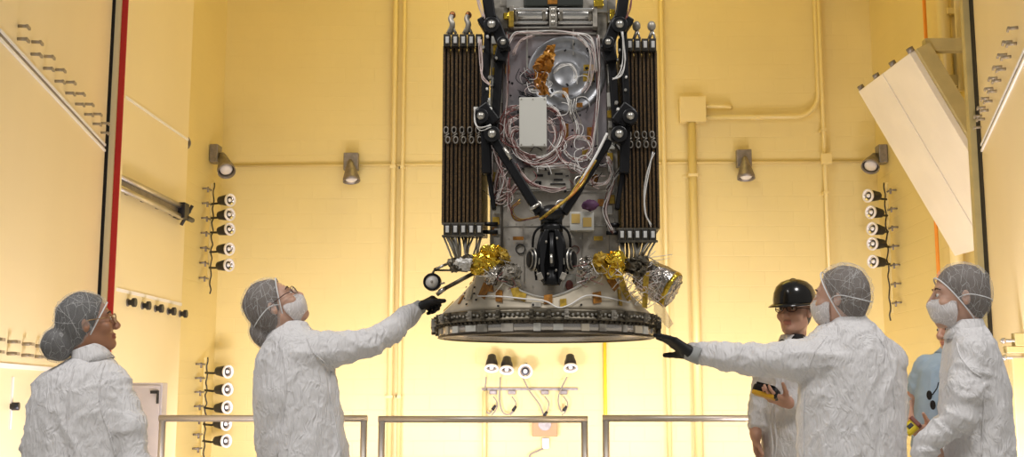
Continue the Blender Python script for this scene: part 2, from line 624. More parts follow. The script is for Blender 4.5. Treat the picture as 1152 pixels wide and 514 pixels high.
def par(label, group, c, axis, base, r=0.086):
    """round spotlight: face centre c, facing axis, bracket foot at base"""
    c, ax, base = V(c), V(axis).normalized(), V(base)
    t = empty('round_spotlight', base, label, 'lamp', group)
    R = frame_from(ax)
    MB().lathe([(0.0, -0.20), (0.045, -0.20), (0.055, -0.19), (0.06, -0.15), (r * 0.8, -0.10), (r * 0.86, -0.03), (r * 0.80, -0.02), (0.0, -0.02)], c, R, 20).build('housing', M_black, t)
    MB().lathe([(r * 0.70, -0.025), (r * 0.86, -0.035), (r, -0.02), (r, 0.002), (r * 0.94, 0.012), (r * 0.72, 0.0)], c, R, 24, close=True).build('rim', M_lampring, t)
    MB().lathe([(0.0, -0.03), (r * 0.3, -0.028), (r * 0.55, -0.02), (r * 0.74, -0.006)], c, R, 24).build('lens', M_lens, t)
    MB().lathe([(0.0, 0.002), (r * 0.25, 0.0), (r * 0.32, -0.03)], c, R, 16).build('bulb', M_hub, t)
    back = c - ax * 0.12
    MB().tube([base, (base + back) / 2 + V((0, 0, -0.015)), back], 0.014, 8).build('bracket', M_black, t)
    return t


where5 = ['topmost of five', 'second from the top of five', 'middle of five', 'second from the bottom of five', 'lowest of five']


def lamp_string(pxs, side, group, gl, z_lo_px, z_hi_px):
    Xw = XL if side < 0 else XR
    s = 1 if side < 0 else -1
    yw = 14.55
    xbar = Xw + s * 0.075
    z0, z1 = P(pxs[-1][0], z_lo_px, yw).z, P(pxs[0][0], z_hi_px, yw).z
    t = empty('wall_mounted_lamp_bar', (xbar, yw, z0), 'dark wiring bar with hanging plug leads carrying ' + gl, 'bar')
    MB().span((xbar - 0.011, yw - 0.011, z0), (xbar + 0.011, yw + 0.011, z1)).build('bar', M_pipe, t)
    n = 7
    for k in range(n):
        z = z0 + (z1 - z0) * (k + 0.5) / n
        m = MB().cyl((Xw + s * 0.002, yw - 0.16, z), (xbar, yw - 0.16, z), 0.012, 8)
        m.cyl((xbar, yw - 0.16, z - 0.05), (xbar, yw - 0.16, z + 0.02), 0.014, 8)
        m.tube([(xbar, yw - 0.16, z), (xbar, yw - 0.02, z)], 0.012, 8)
        m.build('hook', M_grey, t)
    rr = random.Random(len(gl))
    pts = []
    for k in range(26):
        z = z1 - (z1 - z0 + 0.1) * k / 25
        pts.append((xbar + s * (0.036 + 0.010 * math.sin(k * 1.9)), yw - 0.03 + 0.012 * math.cos(k * 2.3), z))
    MB().tube(smooth_path(pts, 3), 0.009, 6).build('cable', M_black, t)
    for k, (px, py) in enumerate(pxs):
        c = P(px, py, yw - 0.25)
        par(f'round spotlight with white rim, {where5[k]} {gl}', group, c, (s * 0.86, -0.50, -0.05 + 0.06 * (k % 3)), (xbar + s * 0.013, yw - 0.013, c.z - 0.01))


lamp_string([(259.5, 225), (259, 241), (259, 257.5), (258.5, 280), (258, 298)], -1, 'upper left spotlights', 'high in the left corner', 322, 206)
lamp_string([(257, 418), (256.5, 438), (256, 458), (255, 477), (255, 496)], -1, 'lower left spotlights', 'low in the left corner', 512, 402)
lamp_string([(976, 220), (979, 238.5), (980.5, 257), (981, 274), (981.5, 294)], 1, 'right spotlights', 'in the right corner', 352, 206)

# bank of four on the back wall with their sockets
zbar = zlevel(600, 438)
x0, x1 = P(542, 438, YB).x, P(650, 438, YB).x
t = empty('wall_mounted_socket_strip', (x0, YB, zbar), 'grey socket strip with four hanging leads low on the back wall', 'socket strip')
MB().span((x0, YB - 0.04, zbar - 0.012), (x1, YB - 0.003, zbar + 0.018)).build('strip', M_grey, t)
soc = [555, 576, 613, 634]
for k, px in enumerate(soc):
    x = P(px, 441, YB).x
    MB().span((x - 0.05, YB - 0.075, zbar - 0.065), (x + 0.05, YB - 0.005, zbar - 0.013)).build('socket', M_grey, t, bevel=0.006)
lamps4 = [(553, 413, 'leftmost of four, facing down', (0.0, -0.45, -0.9)), (570, 415, 'second of four, facing down', (0.0, -0.5, -0.86)),
          (591, 415.5, 'third of four, facing the room', (0.05, -1, 0.0)), (642, 412.5, 'set apart at the right end of four, facing down', (0.03, -0.5, -0.86))]
M_cord = mat('grey_cord', (0.28, 0.25, 0.20), rough=0.6)
leads = [[(547, 424), (545, 448), (547, 462), (551, 465), (554, 461)], [(563, 424), (562, 450), (566, 464), (573, 466), (577, 462)],
         [(588, 424), (596, 440), (607, 455), (612, 468)], [(638, 424), (631, 438), (628, 450), (631, 462), (634, 462)]]
for k, (px, py, wh, ax) in enumerate(lamps4):
    c = P(px, py + 2, YB - 0.30)
    par('round spotlight above the socket strip, ' + wh, 'spotlights above the socket strip', c, ax, (c.x + 0.01, YB - 0.003, c.z + 0.10), r=0.096)
    t = empty('hanging_lead', P(leads[k][0][0], leads[k][0][1], YB - 0.12), 'thin lead looping down from the lamp ' + wh.split(',')[0], 'cord', 'leads of the back wall spotlights')
    pts = smooth_path([P(x, y, YB - 0.12) for x, y in leads[k]], 6)
    MB().tube(pts, 0.009, 6).build('lead', M_cord, t)
    MB().cyl(pts[-1], pts[-1] + V((0.04, -0.01, 0.06)), 0.024, 10, 0.016).build('plug', M_black, t)
    sx = P(soc[k], 446, YB - 0.1)
    MB().tube(smooth_path([sx, sx + V((0.05, -0.02, -0.08)), sx + V((0.03, -0.02, -0.18)), sx + V((-0.02, -0.01, -0.24))], 6), 0.008, 6).build('tail', M_cord, t)
# outlet box under the rail
p0 = P(613, 481, YB)
t = empty('wall_mounted_outlet_box', (p0.x, YB, p0.z), 'tan outlet box with round cover seen through the middle rail', 'outlet')
M_tan = mat('tan_box', (0.42, 0.26, 0.10), rough=0.5)
MB().span((p0.x - 0.165, YB - 0.12, p0.z - 0.11), (p0.x + 0.165, YB - 0.003, p0.z + 0.13)).build('box_body', M_tan, t, bevel=0.008)
MB().cyl((p0.x, YB - 0.121, p0.z + 0.05), (p0.x, YB - 0.14, p0.z + 0.05), 0.085, 20).build('cover', M_grey, t)
MB().cyl((p0.x + 0.01, YB - 0.05, p0.z - 0.27), (p0.x + 0.01, YB - 0.05, p0.z - 0.13), 0.05, 14).build('plug_body', M_hub, t, bevel=0.01)
MB().tube(smooth_path([(p0.x, YB - 0.07, p0.z - 0.26), (p0.x - 0.1, YB - 0.09, p0.z - 0.30), (p0.x - 0.2, YB - 0.07, p0.z - 0.36), (p0.x - 0.15, YB - 0.05, p0.z - 0.5)], 5), 0.012, 6).build('lead', M_cord, t)

# ------------------------------------------------- guard railing frames
yr = 8.2


def rail_frame(label, px0, px1, py):
    a, b = P(px0, py, yr), P(px1, py, yr)
    r = 0.024
    z = a.z
    t = empty('guard_railing', (a.x, yr, 0), label, 'railing', 'satin steel guard railings')
    MB().tube([(a.x - r, yr, z), (b.x + r, yr, z)], r, 16).build('top_rail', M_railm, t)
    for x in (a.x, b.x):
        MB().cyl((x, yr, 0.012), (x, yr, z - r * 0.6), r, 16).build('post', M_railm, t)
        MB().cyl((x, yr, 0.0), (x, yr, 0.012), 0.06, 20).build('foot_plate', M_railm, t)
    MB().cyl((a.x, yr, 0.45), (b.x, yr, 0.45), r * 0.9, 14).build('mid_rail', M_railm, t)


rail_frame('steel guard railing behind the two people on the left', 183, 409.5, 470.5)
rail_frame('steel guard railing in the middle under the spacecraft', 429.5, 657.5, 471.5)
rail_frame('steel guard railing running behind the person in the hard hat', 681.5, 905, 470.5)

# ---------------------------------------------- white cabinet by left rail
yc = 9.0
cx0, cx1 = P(140, 470, yc).x, P(181.5, 470, yc).x
cz = P(160, 430.5, yc).z
M_cab = mat('greyed_white_enamel', (0.66, 0.60, 0.57), rough=0.45, var=0.12, vscale=5)
t = empty('storage_cabinet', ((cx0 + cx1) / 2, yc, 0), 'scuffed off-white cabinet behind the leftmost person', 'cabinet')
MB().span((cx0, yc, 0), (cx1, yc + 0.12, cz)).build('cabinet_body', M_cab, t, bevel=0.006)
MB().span((cx0 + 0.01, yc - 0.02, 0.06), (cx1 - 0.012, yc - 0.001, cz - 0.02)).build('door', M_cab, t, bevel=0.004)
hp = P(177, 441, yc - 0.03)
MB().span((hp.x - 0.05, yc - 0.05, hp.z - 0.012), (hp.x + 0.012, yc - 0.021, hp.z + 0.012)).span((hp.x + 0.0, yc - 0.045, hp.z - 0.09), (hp.x + 0.012, yc - 0.021, hp.z - 0.012)).build('latch', M_black, t)

# ------------------------------------- tilted flap on the right-hand wall
A = P(965.5, 103, 11.8)
B = P(1023, 58.5, 10.42)
B.z = A.z
E = P(1074, 288, 11.8)
dn = (E - A)
al = V((B.x - A.x, B.y - A.y, 0))
M_flap = mat('flap_white', (0.83, 0.76, 0.60), rough=0.35, var=0.06, vscale=2.5)
t = empty('wall_mounted_flap', E, 'big pale two-board flap tilted out from the right wall on yellow brackets', 'flap')
nrm = al.cross(dn).normalized()
if nrm.x < 0:
    nrm = -nrm                                  # towards the wall
th = nrm * 0.06
alh = al * 0.493
for k, o in enumerate((V((0, 0, 0)), al * 0.507)):
    MB().prism([A + o, A + o + alh, A + o + alh + dn, A + o + dn], th).build('board', M_flap, t, bevel=0.006)
for k in range(4):
    q = A + al * (0.03 + 0.32 * k) + th * 0.5
    MB().cyl(q, q - dn.normalized() * 0.045, 0.035, 10).build('bolt', M_grey, t)
MB().prism([A + al * 1.0 + th, A + al * 1.035 + th, A + al * 1.035 + dn * 0.62 + th, A + al + dn * 0.62 + th], nrm * 0.14).build('side_stringer', M_dullyel, t)
MB().prism([A + al * -0.02 + th, A + al * 0.02 + th, A + al * 0.02 + dn * 0.62 + th, A - al * 0.02 + dn * 0.62 + th], nrm * 0.14).build('side_stringer', M_dullyel, t)
bb = A + al * 0.97 + th + nrm * 0.12
MB().bar(bb, V((XR - 0.01, bb.y, bb.z)), 0.10, 0.12).build('strut', M_dullyel, t)
b3 = A + al * 0.05 + th + nrm * 0.12
MB().bar(b3, V((XR - 0.01, b3.y, b3.z)), 0.10, 0.12).build('strut', M_dullyel, t)
# pipes and a box on the wall above the flap
for px, r, lab in ((1062, 0.07, 'thick cream upright pipe on the right wall above the flap'), (1079, 0.04, 'thin cream upright pipe on the right wall above the flap')):
    y = PX(px, 30, XR - 0.1).y
    t = empty('wall_mounted_conduit', (XR, y, 0), lab, 'pipe')
    MB().cyl((XR - 0.1, y, 4.35 if r < 0.05 else 0.0), (XR - 0.1, y, 9.8), r, 14).build('pipe', M_pipe, t)
    MB().span((XR - 0.09, y - r * 1.6, 5.3), (XR - 0.001, y + r * 1.6, 5.36)).build('strap', M_pipe, t)
pbx = PX(1078, 95, XR - 0.2)
t = empty('wall_mounted_duct_box', (XR, pbx.y, pbx.z), 'cream curved duct box on the right wall behind the flap', 'duct')
MB().lathe([(0.0, -0.55), (0.15, -0.55), (0.17, -0.5), (0.17, 0.5), (0.15, 0.55), (0.0, 0.55)], (XR - 0.19, pbx.y + 0.75, pbx.z), None, 20).build('duct_body', M_pipe, t)
MB().span((XR - 0.15, pbx.y + 0.6, pbx.z - 0.6), (XR - 0.001, pbx.y + 0.9, pbx.z + 0.6)).build('back_plate', M_dullyel, t)
# orange cable
xo = XR - 0.03
yo = PX(1036, 30, xo - 0.15).y
t = empty('hanging_cable', (xo, yo, 0), 'orange cable hanging down the right wall behind the tilted flap', 'cable')
MB().tube([(xo - 0.10, yo, 9.6), (xo - 0.10, yo, 4.0), (xo - 0.10, yo + 0.0, 0.02)], 0.02, 8).build('cable', M_orange, t)

# ----------------------------------------------------------------- lights
def area(name, loc, aim, size, power, col, sy=None):
    l = bpy.data.lights.new(name, 'AREA')
    l.energy = power
    l.color = col
    l.shape = 'RECTANGLE'
    l.size = size
    l.size_y = sy or size
    o = bpy.data.objects.new(name, l)
    COL.objects.link(o)
    o.location = loc
    o.rotation_euler = (V(aim) - V(loc)).to_track_quat('-Z', 'Y').to_euler()
    return o


WARM = (0.92, 0.86, 1.0)
COOL = (0.88, 0.82, 1.0)
FLOODS = [(-3.0, 11.6), (-1.1, 11.7), (1.0, 11.7), (2.9, 11.6)]
for k, (x, y) in enumerate(FLOODS):
    area('floor_flood', (x, y, 0.25), (x * 1.1, YB, 0.9), 0.8, 40, COOL, 0.35).data.spread = math.radians(105)
area('side_flood', (-2.4, 10.4, 0.25), (XLI, 11.6, 1.8), 0.5, 42, WARM)
area('side_flood', (3.3, 10.6, 0.25), (3.7, 11.3, 4.0), 0.5, 46, WARM)
area('door_flood', (-2.0, 6.9, 0.25), (-3.6, 7.6, 1.6), 0.5, 40, WARM)
area('door_flood', (2.4, 6.9, 0.25), (4.0, 8.0, 2.4), 0.5, 90, WARM)  # unseen flood added opposite the left one to brighten the right door
area('chamber_top_fill', (-0.2, 12.3, 9.9), (-0.2, 12.3, 0), 4.0, 108, (1.0, 0.76, 0.15))  # unseen yellow fill, added to keep the upper walls golden
area('hall_lamp', (-3.5, 1.0, 7.5), (-1.5, 5.5, 1.2), 1.5, 255, (1.0, 0.965, 0.94))
area('hall_lamp', (3.5, 1.5, 7.5), (1.5, 5.5, 1.2), 1.5, 235, (1.0, 0.965, 0.94))
wd = bpy.data.worlds.new('hall_ambient')
SC.world = wd
wd.use_nodes = True
bg = wd.node_tree.nodes['Background']
bg.inputs[0].default_value = (0.92, 0.90, 0.88, 1)
bg.inputs[1].default_value = 0.22
SC.view_settings.view_transform = 'Standard'
SC.view_settings.look = 'None'
SC.view_settings.gamma = 1.0
SC.view_settings.use_curve_mapping = False
SC.view_settings.exposure = 0.0

# ============================================================= spacecraft
YF = 4.73                                      # front face of the bus
YC = 5.0                                       # axis of the adapter ring
M_alu = mat('milled_aluminium', (0.68, 0.65, 0.58), rough=0.34, metal=0.85, var=0.25, vscale=14)
M_alud = mat('dull_aluminium', (0.50, 0.46, 0.39), rough=0.45, metal=0.5, var=0.45, vscale=26)  # yellow wall bounce mixed into the metal's base colour
M_panel = mat('grey_panel_skin', (0.60, 0.555, 0.48), rough=0.42, metal=0.15, var=0.35, vscale=9, bump=0.15, bscale=60)  # warm bounce light from the cream walls put into this grey
M_film = mat('violet_mirror_film', (0.50, 0.50, 0.52), rough=0.22, metal=0.6, var=0.55, vscale=5, var_col=(0.50, 0.40, 0.41), bump=0.10, bscale=9)
M_disc = mat('disc_glass_grey', (0.40, 0.41, 0.43), rough=0.36, metal=0.35, var=0.2, vscale=30)
M_cf = mat('carbon_black', (0.006, 0.006, 0.007), rough=0.45, spec=0.3, bump=0.05, bscale=200)
M_blackan = mat('black_anodised', (0.012, 0.012, 0.013), rough=0.36, metal=0.2)
M_whitep = mat('white_box_paint', (0.64, 0.63, 0.57), rough=0.4)
M_plate = mat('connector_plate', (0.55, 0.52, 0.45), rough=0.45, metal=0.3, var=0.2, vscale=30)
M_kap = mat('kapton_tape', (0.52, 0.22, 0.035), rough=0.28, metal=0.25, var=0.5, vscale=60)
M_kapy = mat('kapton_yellow', (0.62, 0.40, 0.05), rough=0.28, metal=0.35, var=0.45, vscale=60)
M_gold = mat('gold_foil', (0.80, 0.55, 0.06), rough=0.2, metal=0.9, bump=0.6, bscale=55)
M_silv = mat('silver_foil', (0.62, 0.58, 0.52), rough=0.2, metal=0.9, var=0.4, vscale=25, bump=0.6, bscale=60)
M_wpk = mat('pink_white_wire', (0.70, 0.56, 0.52), rough=0.5)
M_wwh = mat('white_wire', (0.80, 0.78, 0.74), rough=0.45)
M_wrd = mat('dark_red_wire', (0.22, 0.07, 0.06), rough=0.5)
M_wor = mat('orange_harness', (0.72, 0.27, 0.03), rough=0.4, var=0.4, vscale=60)
M_beige = mat('adapter_beige', (0.68, 0.60, 0.46), rough=0.42, metal=0.25, var=0.15, vscale=9)
M_ring = mat('ring_steel', (0.62, 0.58, 0.53), rough=0.26, metal=0.95)
M_clamp = mat('clamp_dark', (0.20, 0.175, 0.13), rough=0.42, metal=0.8, var=0.5, vscale=40)
M_purple = mat('purple_fabric', (0.13, 0.05, 0.12), rough=0.6)
M_tanlab = mat('tan_square', (0.62, 0.42, 0.12), rough=0.6)
M_clear = mat('clear_bag_film', (0.9, 0.88, 0.86), rough=0.25, alpha=0.28)


def strip_mat(name, c1, c2, scale):
    """folded-array edge: dark laminate with a fine lighter-flecked weave along its length"""
    m = mat(name, c1, rough=0.45)
    nt = m.node_tree
    b = nt.nodes['Principled BSDF']
    tc = nt.nodes.new('ShaderNodeTexCoord')
    mp = nt.nodes.new('ShaderNodeMapping')
    mp.inputs['Scale'].default_value = (260, 60, scale)
    n = nt.nodes.new('ShaderNodeTexNoise')
    n.inputs['Scale'].default_value = 1.0
    n.inputs['Detail'].default_value = 3
    rp = nt.nodes.new('ShaderNodeMapRange')
    rp.inputs[1].default_value = 0.40
    rp.inputs[2].default_value = 0.68
    mx = nt.nodes.new('ShaderNodeMix')
    mx.data_type = 'RGBA'
    mx.inputs[6].default_value = (*c1, 1)
    mx.inputs[7].default_value = (*c2, 1)
    nt.links.new(tc.outputs['Object'], mp.inputs[0])
    nt.links.new(mp.outputs[0], n.inputs['Vector'])
    nt.links.new(n.outputs['Fac'], rp.inputs[0])
    nt.links.new(rp.outputs[0], mx.inputs[0])
    nt.links.new(mx.outputs[2], b.inputs['Base Color'])
    return m


M_solar = strip_mat('array_edge_brown', (0.026, 0.015, 0.005), (0.18, 0.10, 0.03), 170)
M_solar2 = strip_mat('array_edge_dark', (0.003, 0.002, 0.0015), (0.012, 0.008, 0.004), 220)


def F(px, py, dy=0.0):
    """point of the front face (or dy in front of it when negative)"""
    return P(px, py, YF + dy)


def zf(py):
    return P(615, py, 4.52).z


CX = P(614.5, 440, YC).x
SX = CX
RR = random.Random(5)
craft = empty('spacecraft', (CX, YC, zf(384)), 'spacecraft hanging in the middle with folded dark solar arrays, wiring and a round adapter ring', 'spacecraft')


def part(name, m, mats, parent=craft, **k):
    return m.build(name, mats, parent, **k)


def pbox(name, x0, y0, x1, y1, dy, depth, m, parent=craft, bevel=0.0):
    """box whose front shows between two pixel corners at depth YF + dy"""
    a, b = F(x0, y1, dy), F(x1, y0, dy)
    return part(name, MB().span((a.x, YF + dy, a.z), (b.x, YF + dy + depth, b.z)), m, parent, bevel=bevel)


# ---- bus
zt = F(600, -45).z
bl, br_ = F(551, 200).x, F(691, 200).x
zb = zf(343)
part('bus', MB().span((bl + 0.012, YF + 0.02, zb), (br_ - 0.012, YF + 0.54, zt)), M_panel)
part('upper_film', MB().span((F(566, 9).x, YF + 0.006, F(600, 188).z), (F(681, 9).x, YF + 0.019, F(600, 28).z)), M_film)
part('lower_panel', MB().span((F(566, 9).x, YF + 0.0, zb), (F(683, 9).x, YF + 0.019, F(600, 214).z)), M_panel, bevel=0.003)
# seams and fasteners of the lower panel
m = MB()
for x in range(572, 682, 9):
    for y in (218, 252, 268, 300, 322):
        if 600 < x < 642 and y > 228:
            continue
        p = F(x, y)
        m.cyl((p.x, YF - 0.003, p.z), (p.x, YF + 0.001, p.z), 0.0032, 6)
part('fastener', m, M_alu)['kind'] = 'stuff'
for y in (216.5, 254):
    pbox('panel_seam', 567, y - 0.6, 682, y + 0.6, -0.004, 0.006, M_alu)
pbox('panel_seam', 589, 255, 590, 318, -0.003, 0.004, M_alud)
pbox('panel_seam', 655, 255, 656, 318, -0.003, 0.004, M_alud)
# side rails with lightening windows
for x0, x1 in ((552, 564), (682, 692.5)):
    a, b = F(x0, 0).x, F(x1, 0).x
    part('side_rail', MB().span((a, YF - 0.012, zb), (b, YF + 0.05, zt)), M_alud, bevel=0.003)
    for k, y in enumerate(range(20, 300, 12)):
        if RR.random() < 0.85:
            mm = [M_alu, M_kapy, M_whitep, M_alud][(k * 7 + int(x0)) % 4]
            h = RR.uniform(3.5, 5.5)
            o = RR.uniform(-1.5, 1.5)
            pbox('rail_block', x0 + 2.2 + o, y - h, x1 - 2.2 + o, y + h, -0.026, 0.0138, mm, bevel=0.002)
for x, y in ((562, 64), (561, 86), (562, 108), (686, 60), (687, 86), (686, 112)):
    pbox('rail_cover', x - 3, y - 8, x + 3.5, y + 8, -0.03, 0.012, M_whitep if x > 600 else M_alu, bevel=0.002)

# ---- top beams
pbox('instrument_housing', 590, -14, 656, 7, -0.06, 0.1, mat('instrument_dark_green', (0.03, 0.034, 0.028), rough=0.4), bevel=0.005)
pbox('tape_band', 616, -14, 627, 4.5, -0.0625, 0.002, M_kap)
M_roll = mat('polished_tube', (0.72, 0.71, 0.68), rough=0.25, metal=0.8)
for x0, x1 in ((578, 617), (627, 668)):
    for yy, rad, dy in ((10.5, 1.7, -0.065), (17.5, 5.6, -0.03), (25.5, 2.4, -0.03)):
        a, b = F(x0, yy, dy), F(x1, yy, dy)
        part('cross_roller', MB().tube([(a.x, a.y, a.z), (a.x + 0.006, a.y, a.z), (b.x - 0.006, a.y, b.z), (b.x, a.y, b.z)], [rad / 270 * 0.8, rad / 270, rad / 270, rad / 270 * 0.8], 20), M_roll)
for x in (581, 612, 631, 664):
    part('roller_collar', MB().lathe([(0.021, -0.008), (0.026, -0.006), (0.026, 0.006), (0.021, 0.008)], F(x, 17.5, -0.03), frame_from((1, 0, 0)), 20), M_alud)
pbox('centre_bracket', 618, 7, 626.5, 31, -0.062, 0.05, M_alud, bevel=0.004)
for yy in (11, 18, 25):
    p = F(622, yy, -0.066)
    part('bracket_boss', MB().lathe([(0.0, 0.004), (0.006, 0.004), (0.010, 0.0), (0.010, -0.004)], p, frame_from((0, -1, 0)), 14), M_alu)
pbox('beam_clamp', 573, 6, 578, 30, -0.062, 0.05, M_alud, bevel=0.002)
pbox('beam_clamp', 667, 6, 672, 30, -0.062, 0.05, M_alud, bevel=0.002)
pbox('lower_rail', 574, 29, 670, 32, -0.03, 0.03, M_alu, bevel=0.002)
pbox('end_block', 668, -6, 684, 14, -0.05, 0.06, M_alu, bevel=0.004)
pbox('end_block', 569, -6, 590, 9, -0.045, 0.05, M_alu, bevel=0.004)
pbox('end_block', 556, 8, 572, 32, -0.035, 0.05, M_alud, bevel=0.004)
pbox('end_block', 672, 14, 683, 44, -0.035, 0.05, M_alud, bevel=0.004)
for (x0, y0, x1, y1, mm) in ((572, 12, 578, 30, M_kapy), (668, -2, 679, 7, M_gold), (566, 14, 573, 21, M_gold), (686, 10, 692, 22, M_gold)):
    pbox('foil_wrap', x0, y0, x1, y1, -0.07, 0.02, mm, bevel=0.004)

# ---- round disc behind film and frame around it
dc = F(637, 84, 0)
part('round_disc', MB().lathe([(0.0, 0.004), (0.05, 0.006), (0.055, 0.012), (0.06, 0.006), (0.10, 0.006), (0.104, 0.014), (0.112, 0.014), (0.116, 0.006), (0.148, 0.006), (0.155, 0.016), (0.166, 0.016), (0.170, 0.0)],
                             dc, frame_from((0, -1, 0)), 48), M_disc)
fr = MB()
for a, b in (((571, 38), (672, 38)), ((571, 36), (571, 186)), ((672, 36), (672, 186)), ((593, 30), (593, 80)), ((645, 30), (645, 62))):
    p, q = F(*a, -0.008), F(*b, -0.008)
    fr.bar(p, q, 0.007, 0.012, up=(0, 1, 0))
part('frame_strip', fr, M_alu)

# ---- solar arrays: five folded panels a side, edges towards us
def solar(side, xs, top, bot, mid, yd0=-0.06, yd1=0.42):
    for k, (x0, x1) in enumerate(xs):
        w = x1 - x0
        z0, z1 = F(x0, bot, yd0).z, F(x0, top, yd0).z
        r = part('solar_panel', MB().span((F(x0 + w * 0.36, 0, yd0).x, YF + yd0 + 0.016, z0), (F(x0 + w * 0.61, 0, yd0).x, YF + yd1, z1)), M_solar2)
        for f0, f1, mm in ((0.05, 0.35, M_solar), (0.62, 0.92, M_solar)):
            part('face_sheet', MB().span((F(x0 + w * f0, 0, yd0).x, YF + yd0, z0), (F(x0 + w * f1, 0, yd0).x, YF + yd1, z1)), mm, r)
        # clamps at both ends
        for (ya, yb, nm) in ((top - 14, top, 'upper_clamp'), (bot, bot + 14, 'lower_clamp')):
            c = pbox(nm, x0 + 0.3, ya, x1 - 0.3, yb, yd0 - 0.022, 0.05, mat('clamp_block', (0.075, 0.068, 0.058), rough=0.4, metal=0.6), bevel=0.003)
            pbox('latch_face', x0 + w * 0.30, ya + 2.8, x1 - w * 0.24, yb - 3.6, yd0 - 0.031, 0.0086, mat('bright_latch', (0.78, 0.77, 0.74), rough=0.3, metal=0.35), c, bevel=0.002)
            pbox('pin_hole', x0 + 0.8, ya + 5.4, x0 + w * 0.26, ya + 8.4, yd0 - 0.0265, 0.004, M_dark, c)
        # mid hinge: two small open loops and a link
        for dyy in (-5.5, 5.5):
            hp = F(x0 + w * 0.5 + (1 if dyy > 0 else -1), mid + dyy, yd0 - 0.008)
            ring = [hp + V((math.cos(a) * 0.009, 0, math.sin(a) * 0.014)) for a in [2 * PI * i / 12 for i in range(12)]]
            part('hinge_loop', MB().tube(ring, 0.0036, 6, closed=True), M_grey)
        a, b = F(x0 + w * 0.2, mid + 2, yd0 - 0.006), F(x0 + w * 0.8, mid - 2, yd0 - 0.006)
        part('hinge_link', MB().tube([a, b], 0.004, 6), M_grey)


solar(-1, [(498.5 + 9.0 * k, 507.0 + 9.0 * k) for k in range(5)], 52, 251, 152)
solar(1, [(695.5 + 8.7 * k, 703.7 + 8.7 * k) for k in range(5)], 57, 257, 157)
# end straps tying each stack
pbox('stack_strap', 497, 250, 545, 252.5, -0.07, 0.02, M_clamp)
pbox('stack_strap', 497, 264, 545, 266.5, -0.085, 0.02, M_clamp)
pbox('stack_strap', 694, 256, 740, 258.5, -0.07, 0.02, M_clamp)
pbox('stack_strap', 694, 270, 740, 272.5, -0.085, 0.02, M_clamp)
for y in (252, 261):
    a, b = F(543, y, -0.03), F(560, y, -0.03)
    part('array_standoff', MB().cyl(a, b, 0.009, 10), M_blackan)
    a, b = F(682, y + 1, -0.03), F(697, y + 1, -0.03)
    part('array_standoff', MB().cyl(a, b, 0.009, 10), M_blackan)
# cranks and loose rods above and below the stacks
for x in (508, 526):
    p = [F(x - 2, 38, -0.05), F(x + 1, 28, -0.07), F(x - 1, 21, -0.06), F(x + 2, 16, -0.05)]
    part('release_crank', MB().tube(smooth_path(p, 4), [0.012] * 13, 8), M_alud)
    part('crank_cap', MB().ell(F(x + 1, 17, -0.05), (0.014, 0.016, 0.016)), mat('copper_cap', (0.35, 0.13, 0.04), rough=0.35, metal=0.7))
    for s in (-1, 1):
        part('crank_leg', MB().tube([F(x, 28, -0.06), F(x + s * 5, 38, -0.06)], 0.006, 6), M_alu)
for x in (716, 733):
    part('release_drum', MB().ell(F(x, 29.5, -0.06), (0.018, 0.02, 0.022)), M_alud)
    part('crank_leg', MB().tube([F(x + 1, 34, -0.06), F(x - 3, 44, -0.06)], 0.007, 6), M_grey)
    part('crank_leg', MB().tube([F(x + 1, 34, -0.06), F(x + 4, 44, -0.06)], 0.005, 6), M_alu)
for k in range(11):
    x = 499 + 4.2 * k
    e = 522 + (x - 522) * 0.55 + RR.uniform(-4, 4)
    p = [F(x, 266, -0.06 + RR.uniform(-.02, .02)), F((x + e) / 2 + RR.uniform(-2, 2), 278, -0.06), F(e, 292, -0.04)]
    part('tension_rod', MB().tube(p, RR.choice([0.004, 0.006, 0.0075]), 6), RR.choice([M_alu, M_clamp, M_alud, M_alu]))
    x = 697 + 4.0 * k
    e = 712 + (x - 716) * 0.5 + RR.uniform(-4, 4)
    p = [F(x, 272, -0.06 + RR.uniform(-.02, .02)), F((x + e) / 2 + RR.uniform(-2, 2), 283, -0.06), F(e, 296, -0.04)]
    part('tension_rod', MB().tube(p, RR.choice([0.004, 0.006, 0.0075]), 6), RR.choice([M_alu, M_clamp, M_alud, M_alu]))

# ---- black arms folded down both sides
def joint(x, y, r, dy):
    p = F(x, y, dy)
    j = part('arm_joint', MB().cyl((p.x, p.y + 0.05, p.z), (p.x, p.y - 0.01, p.z), r, 20), M_blackan, bevel=0.003)
    part('joint_hub', MB().lathe([(0.0, 0.012), (r * 0.30, 0.012), (r * 0.36, 0.006), (r * 0.5, 0.004), (r * 0.5, 0.0)], (p.x, p.y - 0.0105, p.z), frame_from((0, -1, 0)), 20), M_alu, j)


def arm(a, b, w, dy, t=0.05, name='arm_beam'):
    p, q = F(*a, dy), F(*b, dy)
    return part(name, MB().bar(p, q, w / 270, t, up=(0, 1, 0)), M_cf, bevel=0.006)


